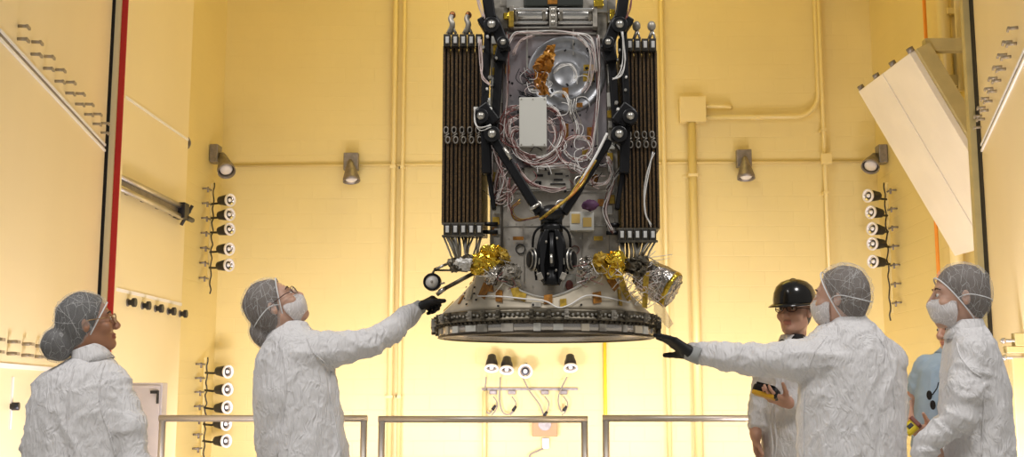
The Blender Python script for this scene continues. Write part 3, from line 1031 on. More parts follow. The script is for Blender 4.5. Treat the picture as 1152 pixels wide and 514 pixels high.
for s, X in ((1, lambda x: x), (-1, lambda x: 1250.0 - x)):
    arm((X(545), -30), (X(552), 22), 13, -0.11)
    arm((X(546), 18), (X(556), 34), 22, -0.10)
    arm((X(556), 24), (X(569), 58), 13, -0.12)
    arm((X(549), 36), (X(545), 128), 8, -0.09)
    arm((X(562), 66), (X(556), 150), 9, -0.07)
    arm((X(566), 54), (X(562), 70), 14, -0.10)
    arm((X(546), 136), (X(548), 196), 11, -0.08)
    arm((X(549), 190), (X(556), 236), 5, -0.05)
    for (x, y, r) in ((553, 28, 0.034), (566, 48, 0.026), (541, 131, 0.032), (553.5, 151, 0.034)):
        joint(X(x), y, r, -0.15)
    arm((X(541), 120), (X(556), 140), 17, -0.11)
    # small bright hardware along the beams
    for k in range(9):
        p = F(X(545 + RR.uniform(-4, 14)), 40 + k * 12 + RR.uniform(-4, 4), -0.135)
        part('arm_bolt', MB().cyl((p.x, p.y + 0.03, p.z), p, RR.uniform(0.004, 0.008), 8), RR.choice([M_alu, M_wwh, M_alu]))
pbox('lamp_strip', 549, 110, 551.5, 126, -0.13, 0.01, M_whitep)
pbox('arm_tag', 533, 120, 537.5, 123, -0.13, 0.02, M_whitep)
pbox('arm_tag', 691, 130, 696, 132, -0.13, 0.02, M_whitep)

# V struts down to the gimbal
st = arm((555, 156), (607, 240), 10.5, -0.12, name='v_strut')
arm((685, 158), (634, 240), 9.5, -0.12, name='v_strut')
for a, b in (((567, 166), (575, 179)), ((596, 236), (607, 229))):
    part('strut_collar', MB().tube([F(*a, -0.15), F(*b, -0.15)], 0.008, 8), M_alu)
for (x, y) in ((653, 205), (632, 232), (603, 233)):
    p = F(x, y, -0.13)
    part('strut_clamp', MB().tube([p + V((math.cos(a) * 0.024, 0, math.sin(a) * 0.024)) for a in [2 * PI * i / 14 for i in range(14)]], 0.006, 6, closed=True), M_alu)
for k in range(5):
    off = (k - 2) * 0.006
    pts = [F(668, 182, -0.16), F(660, 195, -0.17), F(651, 209, -0.175), F(640, 222, -0.18), F(622, 236, -0.19), F(610, 245, -0.17)]
    pts = [p + V((off + RR.uniform(-.004, .004), RR.uniform(-.004, .004), off * 0.6)) for p in pts]
    part('strut_harness', MB().tube(smooth_path(pts, 6), 0.0048, 6), M_wor if k % 2 else M_kapy)
pts = [F(683, 150, -0.15), F(672, 172, -0.16), F(664, 186, -0.17), F(652, 206, -0.175)]
part('strut_harness', MB().tube(smooth_path(pts, 6), 0.006, 6), M_wwh)

# ---- central gimbal
gx = 620.5
p = F(gx, 241, -0.12)
part('gimbal_head', MB().ell(p, (0.055, 0.05, 0.04)).cyl(F(gx - 12, 247, -0.12), F(gx + 12, 247, -0.12), 0.03, 16), M_blackan)
part('gimbal_collar', MB().lathe([(0.03, 0.0), (0.044, 0.0), (0.047, -0.01), (0.047, -0.028), (0.035, -0.034), (0.03, -0.034)], F(gx, 253, -0.12), None, 24), M_blackan)
m = MB()
m.prism([F(gx - 9, 257, -0.12), F(gx + 9, 257, -0.12), F(gx + 13, 268, -0.12), F(gx + 14, 300, -0.12), F(gx + 10, 318, -0.12), F(gx - 10, 318, -0.12), F(gx - 14, 300, -0.12), F(gx - 13, 268, -0.12)], V((0, 0.10, 0)))
part('gimbal_body', m, M_cf, bevel=0.006)
for s in (-1, 1):
    part('gimbal_plate', MB().prism([F(gx + s * 3, 258, -0.17), F(gx + s * 8, 258, -0.17), F(gx + s * 14, 272, -0.17), F(gx + s * 12, 312, -0.17), F(gx + s * 7, 320, -0.17), F(gx + s * 8, 296, -0.17), F(gx + s * 5, 276, -0.17)], V((0, 0.045, 0))), M_blackan, bevel=0.004)
    part('gimbal_arm', MB().tube([F(gx + s * 10, 262, -0.15), F(gx + s * 14, 276, -0.16), F(gx + s * 15, 300, -0.14), F(gx + s * 9, 316, -0.13)], 0.009, 8), M_cf)
    part('gimbal_foot', MB().box(F(gx + s * 13, 311, -0.16), (0.022, 0.03, 0.03), Matrix.Rotation(s * 0.4, 3, 'Y')), M_alud, bevel=0.003)
part('gimbal_rod', MB().tube([F(gx, 262, -0.17), F(gx + 0.5, 300, -0.18)], 0.010, 10), M_blackan)
part('gimbal_rod', MB().tube([F(gx - 0.5, 286, -0.19), F(gx, 296, -0.19)], 0.006, 8), M_alu)
part('gimbal_nozzle', MB().lathe([(0.0, 0.0), (0.018, 0.0), (0.024, -0.03), (0.034, -0.06), (0.030, -0.06), (0.0, -0.05)], F(gx, 304, -0.15), None, 20), M_cf)
for (dx, y) in ((-6, 272), (6, 268), (-4, 308), (5, 304)):
    part('gimbal_bolt', MB().ell(F(gx + dx, y, -0.172), (0.005, 0.005, 0.006)), M_alud)
for s in (-1, 1):
    c = F(gx + s * 18, 292, -0.11)
    ax = V((s * 0.93, -0.36, 0))
    part('drive_wheel', MB().lathe([(0.0, 0.028), (0.03, 0.030), (0.034, 0.026), (0.040, 0.026), (0.042, 0.018), (0.042, 0.008), (0.046, 0.006), (0.046, -0.012), (0.0, -0.014)], c, frame_from(ax), 28), M_blackan)
    for z_ in (0.014, 0.0, -0.013):
        part('wheel_band', MB().lathe([(0.0425 + (0.003 if z_ < .01 else 0), z_ + 0.004), (0.049, z_ + 0.003), (0.049, z_ - 0.003), (0.044, z_ - 0.004)], c, frame_from(ax), 28), M_alu)
    part('wheel_band', MB().lathe([(0.034, 0.0272), (0.040, 0.0275), (0.0405, 0.0265)], c, frame_from(ax), 28), M_alu)
for s in (-1, 1):
    part('gimbal_cable', MB().tube(smooth_path([F(gx + s * 8, 252, -0.15), F(gx + s * 19, 262, -0.14), F(gx + s * 21, 282, -0.10), F(gx + s * 17, 315, -0.06)], 6), 0.005, 6), M_cf)

# ---- boxes on the front
pbox('junction_unit', 584, 109, 615, 165, -0.075, 0.075, M_whitep, bevel=0.004)
m = MB()
for x in (586.5, 599.5, 612.5):
    for y in (111.5, 162.5):
        p = F(x, y, -0.077)
        m.cyl((p.x, p.y + 0.003, p.z), p, 0.003, 8)
part('unit_screw', m, M_alud)
pbox('unit_bracket', 584, 165.5, 615, 176, -0.05, 0.05, M_alud, bevel=0.003)
cp = pbox('connector_plate', 590, 188, 642, 213, -0.02, 0.02, M_plate, bevel=0.003)
for (x0, y0, x1, y1) in ((602, 196, 611, 198.5), (624, 194.5, 633, 196.5), (602, 203.5, 609, 205.5), (623, 201, 633, 203), (619, 206, 636, 207.6)):
    pbox('connector_slot', x0, y0, x1, y1, -0.024, 0.0036, M_dark, cp)
pbox('plate_lip', 590, 213.5, 642, 215, -0.03, 0.03, M_alu)
lp_ = pbox('target_plate', 641, 238, 668, 259.5, -0.05, 0.05, M_whitep, bevel=0.003)
for (x0, y0) in ((643, 240.5), (656, 244.5)):
    pbox('target_square', x0, y0, x0 + 9.5, y0 + 10.5, -0.0525, 0.0022, M_tanlab, lp_)
part('purple_pad', MB().ell(F(664, 231, -0.05), (0.035, 0.02, 0.022)), M_purple, crumple=0.004)
for (x, y, r) in ((585.5, 280, 0.021), (647, 281, 0.018)):
    p = F(x, y, -0.003)
    part('sensor_port', MB().lathe([(0.0, -0.002), (r * 0.85, -0.002), (r * 0.85, 0.006), (r, 0.006), (r, -0.003)], (p.x, YF - 0.001, p.z), frame_from((0, -1, 0)), 24), M_cf if x < 600 else M_wrd)
pbox('small_unit', 633, 308, 648, 331, -0.10, 0.05, M_whitep, bevel=0.003)
part('unit_lens', MB().ell(F(640.5, 321, -0.105), (0.016, 0.01, 0.022)), M_wrd)
# crumpled brown tape mass on the disc
def crumpled_sheet(name, left, right, dy, amp, m_, seed):
    """creased sheet between two edge lines"""
    rr = random.Random(seed)
    L, Rr = smooth_path([F(x, y, dy) for x, y in left], 4), smooth_path([F(x, y, dy) for x, y in right], 4)
    nU = 7
    vs, fs = [], []
    for a, b in zip(L, Rr):
        for k in range(nU):
            q = a.lerp(b, k / (nU - 1))
            vs.append(q + V((rr.uniform(-1, 1) * amp * .5, rr.uniform(-1.4, 1.0) * amp, rr.uniform(-1, 1) * amp * .5)))
    for j in range(len(L) - 1):
        for k in range(nU - 1):
            fs.append((j * nU + k, j * nU + k + 1, (j + 1) * nU + k + 1, (j + 1) * nU + k))
    mb = MB()
    mb._add(vs, fs, False)
    o = part(name, mb, m_)
    o.modifiers.new('thick', 'SOLIDIFY').thickness = 0.0012


M_kapo = mat('kapton_crumple', (0.62, 0.29, 0.045), rough=0.25, metal=0.15, var=0.4, vscale=40)
crumpled_sheet('tape_bundle', [(616, 52), (609, 62), (602, 74), (601, 88), (601, 100)], [(624, 50), (624, 62), (623, 74), (617, 84), (610, 98)], -0.05, 0.010, M_kapo, 4)
crumpled_sheet('tape_bundle', [(604, 66), (600, 76), (602, 90), (606, 106)], [(618, 66), (621, 78), (614, 90), (620, 108)], -0.065, 0.012, M_kap, 5)
for (x, y, w, h) in ((662, 76, 11, 7), (662, 87, 12, 9), (636, 104, 7, 11), (571, 78, 5, 9), (556, 80, 5, 8), (652, 118, 7, 5), (664, 150, 7, 14), (635, 148, 9, 18), (659, 172, 8, 8), (669, 203, 7, 14), (676, 228, 7, 8),
                     (556, 230, 6, 9), (583, 268, 12, 4), (556, 195, 7, 8), (673, 268, 10, 5), (556, 260, 5, 9), (561, 176, 5, 8)):
    pbox('kapton_patch', x - w / 2, y - h / 2, x + w / 2, y + h / 2, -0.03 + RR.uniform(0, .015), 0.004, RR.choice([M_kap, M_kap, M_kapy]))


# ---- wiring
def wire(pts, r=0.0035, m=M_wpk, jit=0.0, dy=-0.04, per=6, name='wire'):
    q = [F(x + RR.uniform(-jit, jit), y + RR.uniform(-jit, jit), dy + RR.uniform(-.015, .015)) for x, y in pts]
    mb = MB().tube(smooth_path(q, per), r, 6)
    return mb


def bundle(name, pts, n, spread, mats_, r=0.0034, dy=-0.05):
    for mm in mats_:
        mb = MB()
        for _ in range(max(1, round(1.7 * n / len(mats_)))):
            ox, oy = RR.uniform(-spread, spread), RR.uniform(-spread, spread)
            q = [F(x + ox + RR.uniform(-1.7, 1.7), y + oy + RR.uniform(-1.7, 1.7), dy + RR.uniform(-.012, .012)) for x, y in pts]
            mb.tube(smooth_path(q, 5), r * RR.uniform(0.36, 0.62), 6)
        part(name, mb, mm)


W3 = [M_wpk, M_wwh, M_wrd]
bundle('wire_harness', [(584, 120), (570, 124), (563, 140), (568, 158), (585, 168)], 8, 3, W3)
bundle('wire_harness', [(584, 132), (574, 136), (571, 148), (577, 160), (586, 172), (604, 178)], 8, 2.5, W3)
bundle('wire_harness', [(583, 146), (577, 148), (575, 160), (584, 176), (602, 184), (622, 180), (630, 168)], 7, 2, W3)
bundle('wire_harness', [(616, 120), (628, 128), (634, 145), (630, 162), (616, 176), (600, 182)], 9, 2.5, W3)
bundle('wire_harness', [(616, 135), (623, 142), (625, 156), (618, 168)], 6, 2, W3)
bundle('wire_harness', [(625, 166), (632, 180), (648, 190), (656, 196)], 6, 2, W3)
cen = [(650 + 15 * math.cos(a), 167 + 13 * math.sin(a)) for a in [PI * 2 * i / 12 for i in range(15)]]
bundle('wire_coil', cen, 6, 1.6, W3)
bundle('wire_harness', [(571, 38), (572, 70), (571, 110), (568, 140), (566, 170), (560, 200), (556, 220)], 6, 1.6, W3)
bundle('wire_harness', [(672, 40), (674, 80), (672, 120), (668, 150), (664, 180)], 6, 1.6, W3)
bundle('wire_harness', [(572, 48), (580, 38), (600, 37), (622, 36), (646, 38), (662, 42), (668, 56), (671, 80)], 5, 1.2, [M_wpk, M_wwh])
bundle('wire_harness', [(577, 60), (586, 45), (600, 40)], 4, 1.5, [M_wpk])
bundle('wire_harness', [(648, 40), (660, 50), (666, 66), (664, 90), (656, 104)], 4, 1.5, [M_wwh, M_wpk])
bundle('wire_loop', [(624, 82), (632, 74), (642, 74), (648, 82), (646, 90)], 3, 1, [M_wwh])
bundle('wire_loop', [(600, 92), (608, 90), (618, 92), (612, 100), (596, 100)], 3, 2, [M_wwh])
bundle('wire_loop', [(590, 80), (598, 86), (606, 84), (616, 88)], 5, 4, [M_cf, M_wrd])
bundle('wire_harness', [(584, 104), (592, 108), (604, 112)], 4, 2, [M_cf])
bundle('wire_harness', [(618, 110), (626, 104), (636, 106), (641, 118), (642, 130)], 3, 1, [M_wwh])
bundle('wire_harness', [(646, 112), (644, 126), (650, 142), (648, 158)], 4, 3, [M_wwh, M_alud])
bundle('wire_harness', [(555, 160), (560, 182), (566, 200), (562, 218), (556, 226), (572, 218), (584, 206)], 9, 2.5, W3)
bundle('wire_harness', [(552, 170), (553, 192), (552, 215), (555, 228)], 6, 1.5, W3)
bundle('wire_harness', [(590, 176), (604, 186), (640, 186), (656, 192), (664, 186)], 7, 2, W3)
bundle('wire_harness', [(580, 186), (588, 198), (600, 208), (620, 214), (636, 212)], 5, 1.5, [M_wpk, M_wrd])
bundle('wire_loop', [(662, 196), (668, 206), (680, 206), (688, 194), (684, 176)], 5, 1.5, [M_wwh, M_wpk])
bundle('wire_loop', [(690, 160), (700, 172), (702, 186), (692, 200), (684, 214)], 4, 1.2, [M_wwh, M_cf])
bundle('wire_harness', [(684, 182), (690, 200), (684, 220), (680, 240), (688, 262)], 6, 2, W3)
bundle('wire_harness', [(700, 36), (702, 66), (698, 84), (690, 90)], 3, 0.8, [M_wwh], dy=-0.17)
bundle('wire_harness', [(540, 44), (541, 72), (543, 86), (552, 96)], 3, 0.8, [M_wpk], dy=-0.17)
bundle('wire_loop', [(534, 122), (533, 136), (540, 145), (552, 142)], 2, 0.6, [M_wwh], dy=-0.17)
bundle('wire_loop', [(535, -10), (540, 8), (544, 20)], 3, 1, [M_wpk], dy=-0.17)
bundle('wire_loop', [(712, -8), (710, 10), (704, 22)], 2, 0.6, [M_wrd], dy=-0.17)
bundle('wire_lead', [(736, 172), (730, 190), (725, 215), (727, 240), (734, 254)], 2, 0.8, [M_wwh], dy=-0.10)
bundle('wire_harness', [(584, 226), (575, 236), (582, 246), (600, 244), (612, 240)], 4, 2, [M_kapy, M_wrd])
bundle('wire_harness', [(573, 200), (572, 222), (574, 236)], 4, 2, W3)
for k in range(60):
    x, y = RR.choice([(566, 150), (575, 200), (628, 150), (650, 150), (660, 190), (560, 210), (640, 110), (600, 180), (680, 200), (600, 95)])
    x, y = x + RR.uniform(-10, 10), y + RR.uniform(-18, 18)
    a = RR.uniform(0, 6.28)
    pts = [(x, y), (x + 8 * math.cos(a), y + 8 * math.sin(a)), (x + 14 * math.cos(a + .8), y + 14 * math.sin(a + .8)), (x + 16 * math.cos(a + 1.6), y + 16 * math.sin(a + 1.6))]
    part('loose_wire', wire(pts, RR.choice([0.0012, 0.0017]), dy=-0.06), RR.choice(W3 + [M_wwh, M_cf]))
m = MB()
for _ in range(46):
    x, y = RR.uniform(568, 680), RR.uniform(40, 238)
    p = F(x, y, -0.045)
    m.box(p, (RR.uniform(.006, .014), 0.008, RR.uniform(.004, .010)), Matrix.Rotation(RR.uniform(0, 3), 3, 'Y'))
part('cable_tie', m, M_cf)['kind'] = 'stuff'

# ---- foil lumps at the foot of the bus
def lump(name, cx, cy, rx, rz, m_, seed, dy=-0.13, n=5, depth=0.05):
    rr = random.Random(seed)
    mb = MB()
    for _ in range(n):
        mb.ell(F(cx + rr.uniform(-.5, .5) * rx, cy + rr.uniform(-.5, .5) * rz, dy + rr.uniform(-.02, .02)),
               (rx / 270 * rr.uniform(.45, .7), depth, rz / 270 * rr.uniform(.45, .75)), Matrix.Rotation(rr.uniform(-.6, .6), 3, 'Y'), 16, 10)
    o = part(name, mb, m_, crumple=0.011, seed=seed)
    o.data.polygons.foreach_set('use_smooth', [False] * len(o.data.polygons))
    return o


lump('gold_foil', 547, 294, 21, 14, M_gold, 1)
lump('gold_foil', 560, 287, 14, 7, M_kapy, 2)
lump('silver_foil', 562, 304, 16, 14, M_silv, 3)
lump('silver_foil', 574, 312, 12, 13, M_alud, 4)
lump('gold_foil', 690, 297, 17, 14, M_gold, 5)
lump('gold_foil', 672, 296, 14, 12, M_kapy, 6)
lump('silver_foil', 664, 304, 13, 14, M_silv, 7)
lump('dark_foil', 520, 296, 16, 8, M_clamp, 8)
lump('white_sleeve', 521, 297, 10, 4, M_wwh, 9, dy=-0.18)
lump('dark_foil', 712, 300, 16, 10, M_clamp, 10)
for k in range(26):
    sx = RR.choice([555, 570, 664, 680, 700])
    x, y = sx + RR.uniform(-12, 12), RR.uniform(286, 318)
    part('loose_wire', wire([(x, y), (x + RR.uniform(-8, 8), y + RR.uniform(2, 9)), (x + RR.uniform(-12, 12), y + RR.uniform(4, 16))], 0.0014, dy=-0.19), RR.choice([M_wwh, M_alu, M_wrd, M_alud]))

# ---- adapter cone: round at the foot, scalloped at the top
Z1 = zf(346.5)
RB = 0.462


def cone_pt(th, t):
    """th around, t 0 (foot) .. 1 (top edge)"""
    c = min(abs(math.cos(th)) / 0.64, 1.0) ** 1.25
    c = 0.5 * c + 0.5 * c * c * (3 - 2 * c)
    zt_f, zt_s = zf(334), P(537, 303, 4.68).z
    zt_ = zt_f + (zt_s - zt_f) * c
    rt = min(0.445, 0.285 / max(abs(math.cos(th)), 1e-3))
    k = t
    r = RB + (rt - RB) * k
    return V((CX + r * math.cos(th), YC + r * math.sin(th), Z1 + (zt_ - Z1) * t))


N, Mv = 144, 8
m = MB()
vs = []
for i in range(N):
    for j in range(Mv + 1):
        vs.append(cone_pt(2 * PI * i / N, j / Mv))
fs = [(i * (Mv + 1) + j, ((i + 1) % N) * (Mv + 1) + j, ((i + 1) % N) * (Mv + 1) + j + 1, i * (Mv + 1) + j + 1) for i in range(N) for j in range(Mv)]
m._add(vs, fs, True)
ac = part('adapter_cone', m, M_beige)
sd = ac.modifiers.new('thick', 'SOLIDIFY')
sd.thickness = 0.006
part('cone_lip', MB().tube([cone_pt(2 * PI * i / N, 1.0) for i in range(N)], 0.0055, 8, closed=True), M_alu)


def cone_at(px, py):
    """th, t of the cone's near side at a pixel"""
    best = None
    for i in range(0, 121):
        th = -PI + PI * i / 120
        for j in range(0, 21):
            p = cone_pt(th, j / 20)
            d = P(px, py, p.y) - p
            e = d.length
            if best is None or e < best[0]:
                best = (e, th, j / 20)
    return best[1], best[2]


def cone_patch(px, py, w, h, m_, rot=0.0, name='kapton_patch', lift=0.004):
    th, t = cone_at(px, py)
    c = cone_pt(th, t)
    du = (cone_pt(th + 0.03, t) - cone_pt(th - 0.03, t)).normalized()
    dv = (cone_pt(th, min(t + .1, 1.1)) - cone_pt(th, t - .1)).normalized()
    nn = du.cross(dv).normalized()
    u = du * math.cos(rot) + dv * math.sin(rot)
    v = dv * math.cos(rot) - du * math.sin(rot)
    R = Matrix((u, v, nn)).transposed()
    part(name, MB().box(c + nn * lift, (w / 262, h / 262, 0.004), R), m_)


for (x, y, w, h, mm, r) in ((498, 337, 3.5, 16, M_kapy, 0), (519, 338, 5, 11, M_kap, 0.1), (546, 327, 9, 16, M_kap, -0.4), (551, 324, 10, 7, M_kap, 0.2), (563, 333, 8, 13, M_kap, 0.05),
                            (580, 331, 10, 12, M_kapy, 0.4), (587, 334, 9, 9, M_kapy, -0.1), (618, 337, 9, 10, M_kap, 0), (635, 341, 7, 9, M_kapy, 0), (671, 335, 10, 12, M_kap, 0), (534, 311, 10, 7, M_kap, 0.5),
                            (697, 336, 6, 18, M_kapy, -0.1), (718, 336, 5.5, 22, M_kapy, 0.1), (690, 318, 9, 16, M_kap, 0.6), (701, 316, 8, 10, M_kap, -0.3), (528, 318, 8, 3, M_kap, 0.1), (604, 343, 10, 5, M_alud, 0)):
    cone_patch(x, y, w, h, mm, r)
cone_patch(530, 330, 14, 18, M_plate, 0, 'access_cover', 0.003)
for (x, y) in ((524.5, 323), (536, 323), (524.5, 337), (536, 337), (524.5, 330), (536, 330), (526, 343), (560, 344), (600, 343), (652, 343)):
    cone_patch(x, y, 2, 2, M_cf, 0, 'rivet', 0.007)
# thin white lead laid around the cone
pts = []
for px, py in ((540, 333), (566, 334), (590, 336), (612, 339), (626, 346), (640, 343), (660, 332), (684, 336), (706, 340)):
    th, t = cone_at(px, py)
    c = cone_pt(th, t)
    pts.append(c + (V((c.x - CX, c.y - YC, 0)).normalized()) * 0.012)
part('cone_lead', MB().tube(smooth_path(pts, 5), 0.0035, 6), M_wwh)

# ---- clamp ring
za, zb_ = zf(347), zf(359.5)
cen_ = V((CX, YC, 0))
part('clamp_ring', MB().lathe([(0.452, za), (0.478, za), (0.484, za - 0.006), (0.484, za - 0.014), (0.474, za - 0.018), (0.474, zb_ + 0.012), (0.482, zb_ + 0.008), (0.482, zb_), (0.455, zb_)], cen_, None, 120), M_clamp)
for k in range(44):
    th = 2 * PI * k / 44 + 0.03
    if k % 4 == 3:
        continue
    r = 0.486
    R = Matrix.Rotation(th, 3, 'Z')
    c = V((CX + r * math.cos(th), YC + r * math.sin(th), (za + zb_) / 2))
    m = MB().box(c, (0.012, 0.017, za - zb_ - 0.004), R)
    m.box(c + V((0.010 * math.cos(th), 0.010 * math.sin(th), 0.006)), (0.012, 0.012, 0.010), R)
    m.box(c + V((0.009 * math.cos(th), 0.009 * math.sin(th), -0.010)), (0.010, 0.018, 0.006), R)
    part('clamp_shoe', m, [M_clamp, M_alud, M_clamp][k % 3], bevel=0.0015)
m = MB()
for k in range(150):
    th = 2 * PI * k / 150
    r = 0.4775
    m.cyl(V((CX + (r - .004) * math.cos(th), YC + (r - .004) * math.sin(th), (za + zb_) / 2 + 0.004 * (k % 2))), V((CX + (r + 0.006) * math.cos(th), YC + (r + 0.006) * math.sin(th), (za + zb_) / 2 + 0.004 * (k % 2))), 0.0055, 6)
part('ring_bolt', m, M_alu)['kind'] = 'stuff'
# clusters of release hardware at both ends
for s in (-1, 1):
    for k in range(5):
        th = (PI if s < 0 else 0) - s * 0.0 + (-0.16 + 0.08 * k)
        c = V((CX + 0.492 * math.cos(th), YC + 0.492 * math.sin(th), zb_ + 0.010 * (k % 3)))
        part('release_unit', MB().box(c, (0.022, 0.030, 0.030), Matrix.Rotation(th, 3, 'Z')).cyl(c - V((0, 0, 0.014)), c - V((0, 0, 0.038)), 0.009, 8), [M_clamp, M_alu, M_cf][k % 3], bevel=0.002)
# ---- lower band and flange, open underneath
zc_, zd_ = zf(360.5), zf(373.3)
ze_ = zf(375)
part('lower_band', MB().lathe([(0.448, zc_ + 0.004), (0.466, zc_ + 0.004), (0.466, zd_), (0.448, zd_)], cen_, None, 120, close=True), M_ring)
m = MB()
for k in range(110):
    th = 2 * PI * k / 110
    m.cyl(V((CX + 0.470 * math.cos(th), YC + 0.470 * math.sin(th), zc_ + 0.003)), V((CX + 0.470 * math.cos(th), YC + 0.470 * math.sin(th), zc_ - 0.004)), 0.004, 6)
part('band_nut', m, M_clamp)['kind'] = 'stuff'
for k in range(30):
    th = 2 * PI * (k + RR.uniform(-.3, .3)) / 30
    r = 0.4675
    w = RR.uniform(0.02, 0.06)
    R = Matrix.Rotation(th, 3, 'Z')
    part('band_plate', MB().box(V((CX + r * math.cos(th), YC + r * math.sin(th), (zc_ + zd_) / 2 - 0.002)), (0.006, w, (zc_ - zd_) * RR.uniform(0.5, 0.8)), R), RR.choice([M_alu, M_alud, M_whitep, M_beige, M_panel]), bevel=0.001)
part('bottom_flange', MB().lathe([(0.452, zd_ + 0.002), (0.470, zd_ + 0.001), (0.474, ze_ + 0.002), (0.470, ze_), (0.452, ze_), (0.448, ze_ + 0.03), (0.436, ze_ + 0.055), (0.436, ze_ + 0.06), (0.450, zd_ + 0.03)], cen_, None, 128, close=True), mat('ring_inner', (0.17, 0.14, 0.105), rough=0.36, metal=0.95, var=0.4, vscale=7))

# ---- round gauge and its rods at the left end
gy = 4.93
gc = P(486, 317, gy)
g = part('gauge', MB().lathe([(0.0, 0.004), (0.028, 0.004), (0.030, 0.010), (0.037, 0.010), (0.039, 0.004), (0.039, -0.018), (0.0, -0.02)], gc, frame_from((-0.1, -1, 0.05)), 28), M_cf)
part('gauge_face', MB().lathe([(0.0, 0.0055), (0.029, 0.0055), (0.029, 0.0045)], gc, frame_from((-0.1, -1, 0.05)), 28), mat('gauge_white', (0.75, 0.72, 0.66), rough=0.4), g)
part('gauge_spindle', MB().lathe([(0.0, 0.010), (0.005, 0.010), (0.006, 0.0056)], gc, frame_from((-0.1, -1, 0.05)), 12), M_alud, g)
for a, b, r, mm in (((489, 303), (516, 291), 0.006, M_clamp), ((489, 304), (540, 304), 0.0045, M_clamp), ((490, 303), (500, 298), 0.006, M_alu), ((493, 320), (500, 318), 0.004, M_alud),
                    ((494, 328), (537, 305), 0.009, M_clamp), ((516, 291), (540, 296), 0.006, M_alud), ((492, 331), (500, 325), 0.010, M_alu), ((486, 309), (489, 303), 0.005, M_clamp)):
    part('gauge_rod', MB().cyl(P(*a, gy), P(*b, gy - 0.02), r, 8), mm)
# ---- foil-wrapped instrument and its tangle at the right end
ic = P(742, 319, 4.95)
ax = V((0.75, -0.25, -0.45)).normalized()
part('wrapped_instrument', MB().lathe([(0.0, -0.11), (0.05, -0.11), (0.07, -0.07), (0.078, 0.0), (0.080, 0.05), (0.074, 0.07), (0.055, 0.074), (0.0, 0.07)], ic, frame_from(ax), 26), M_silv, crumple=0.005, seed=3)
part('instrument_band', MB().lathe([(0.080, 0.046), (0.0835, 0.05), (0.0835, 0.062), (0.078, 0.068)], ic, frame_from(ax), 28), M_gold)
for k in range(60):
    x, y = RR.uniform(696, 742), RR.uniform(292, 340)
    q = [P(x + RR.uniform(-14, 14) * j / 2, y + RR.uniform(-12, 12) * j / 2, 4.80 - RR.uniform(0, .1)) for j in range(4)]
    part('tangle_wire', MB().tube(smooth_path(q, 5), RR.choice([0.0011, 0.0015]), 5), RR.choice([M_wwh, M_wwh, M_wpk, M_alu]))
for (x, y, w, h, r) in ((700, 322, 9, 34, -0.35), (726, 326, 6, 40, 0.08)):
    p = P(x, y, 4.72)
    part('kapton_ribbon', MB().box(p, (w / 270, 0.004, h / 270), Matrix.Rotation(r, 3, 'Y')), M_kapy, crumple=0.003)
# clear bag corner hanging under the instrument
q = [P(735, 340, 4.9), P(748, 346, 4.88), P(757, 364, 4.88), P(752, 370, 4.9), P(743, 360, 4.92), P(736, 350, 4.92)]
part('clear_bag', MB().prism(q, V((0.0, 0.012, 0.0))), M_clear, crumple=0.004)
part('lifting_hanger', MB().span((bl + 0.05, YF + 0.2, zt), (br_ - 0.05, YF + 0.36, zt + 0.06)).cyl((CX, YF + 0.28, zt + 0.06), (CX, YF + 0.28, CEIL - 0.0), 0.012, 10), M_alud)
# ================================================================= people
# Bodies and garments are grown as implicit surfaces (rounded limbs and ellipsoids melted together) and skinned on a grid that is
# fine round the head and hands and coarse elsewhere.
def axis_coords(lo, hi, base, fine):
    xs = [lo]
    while xs[-1] < hi:
        x = xs[-1]
        h = base
        for a, b, f in fine:
            if a - 1e-9 <= x <= b:
                h = min(h, f)
            elif x < a < x + h:
                h = min(h, max(a - x, f))
        xs.append(x + h)
    return np.array(xs)


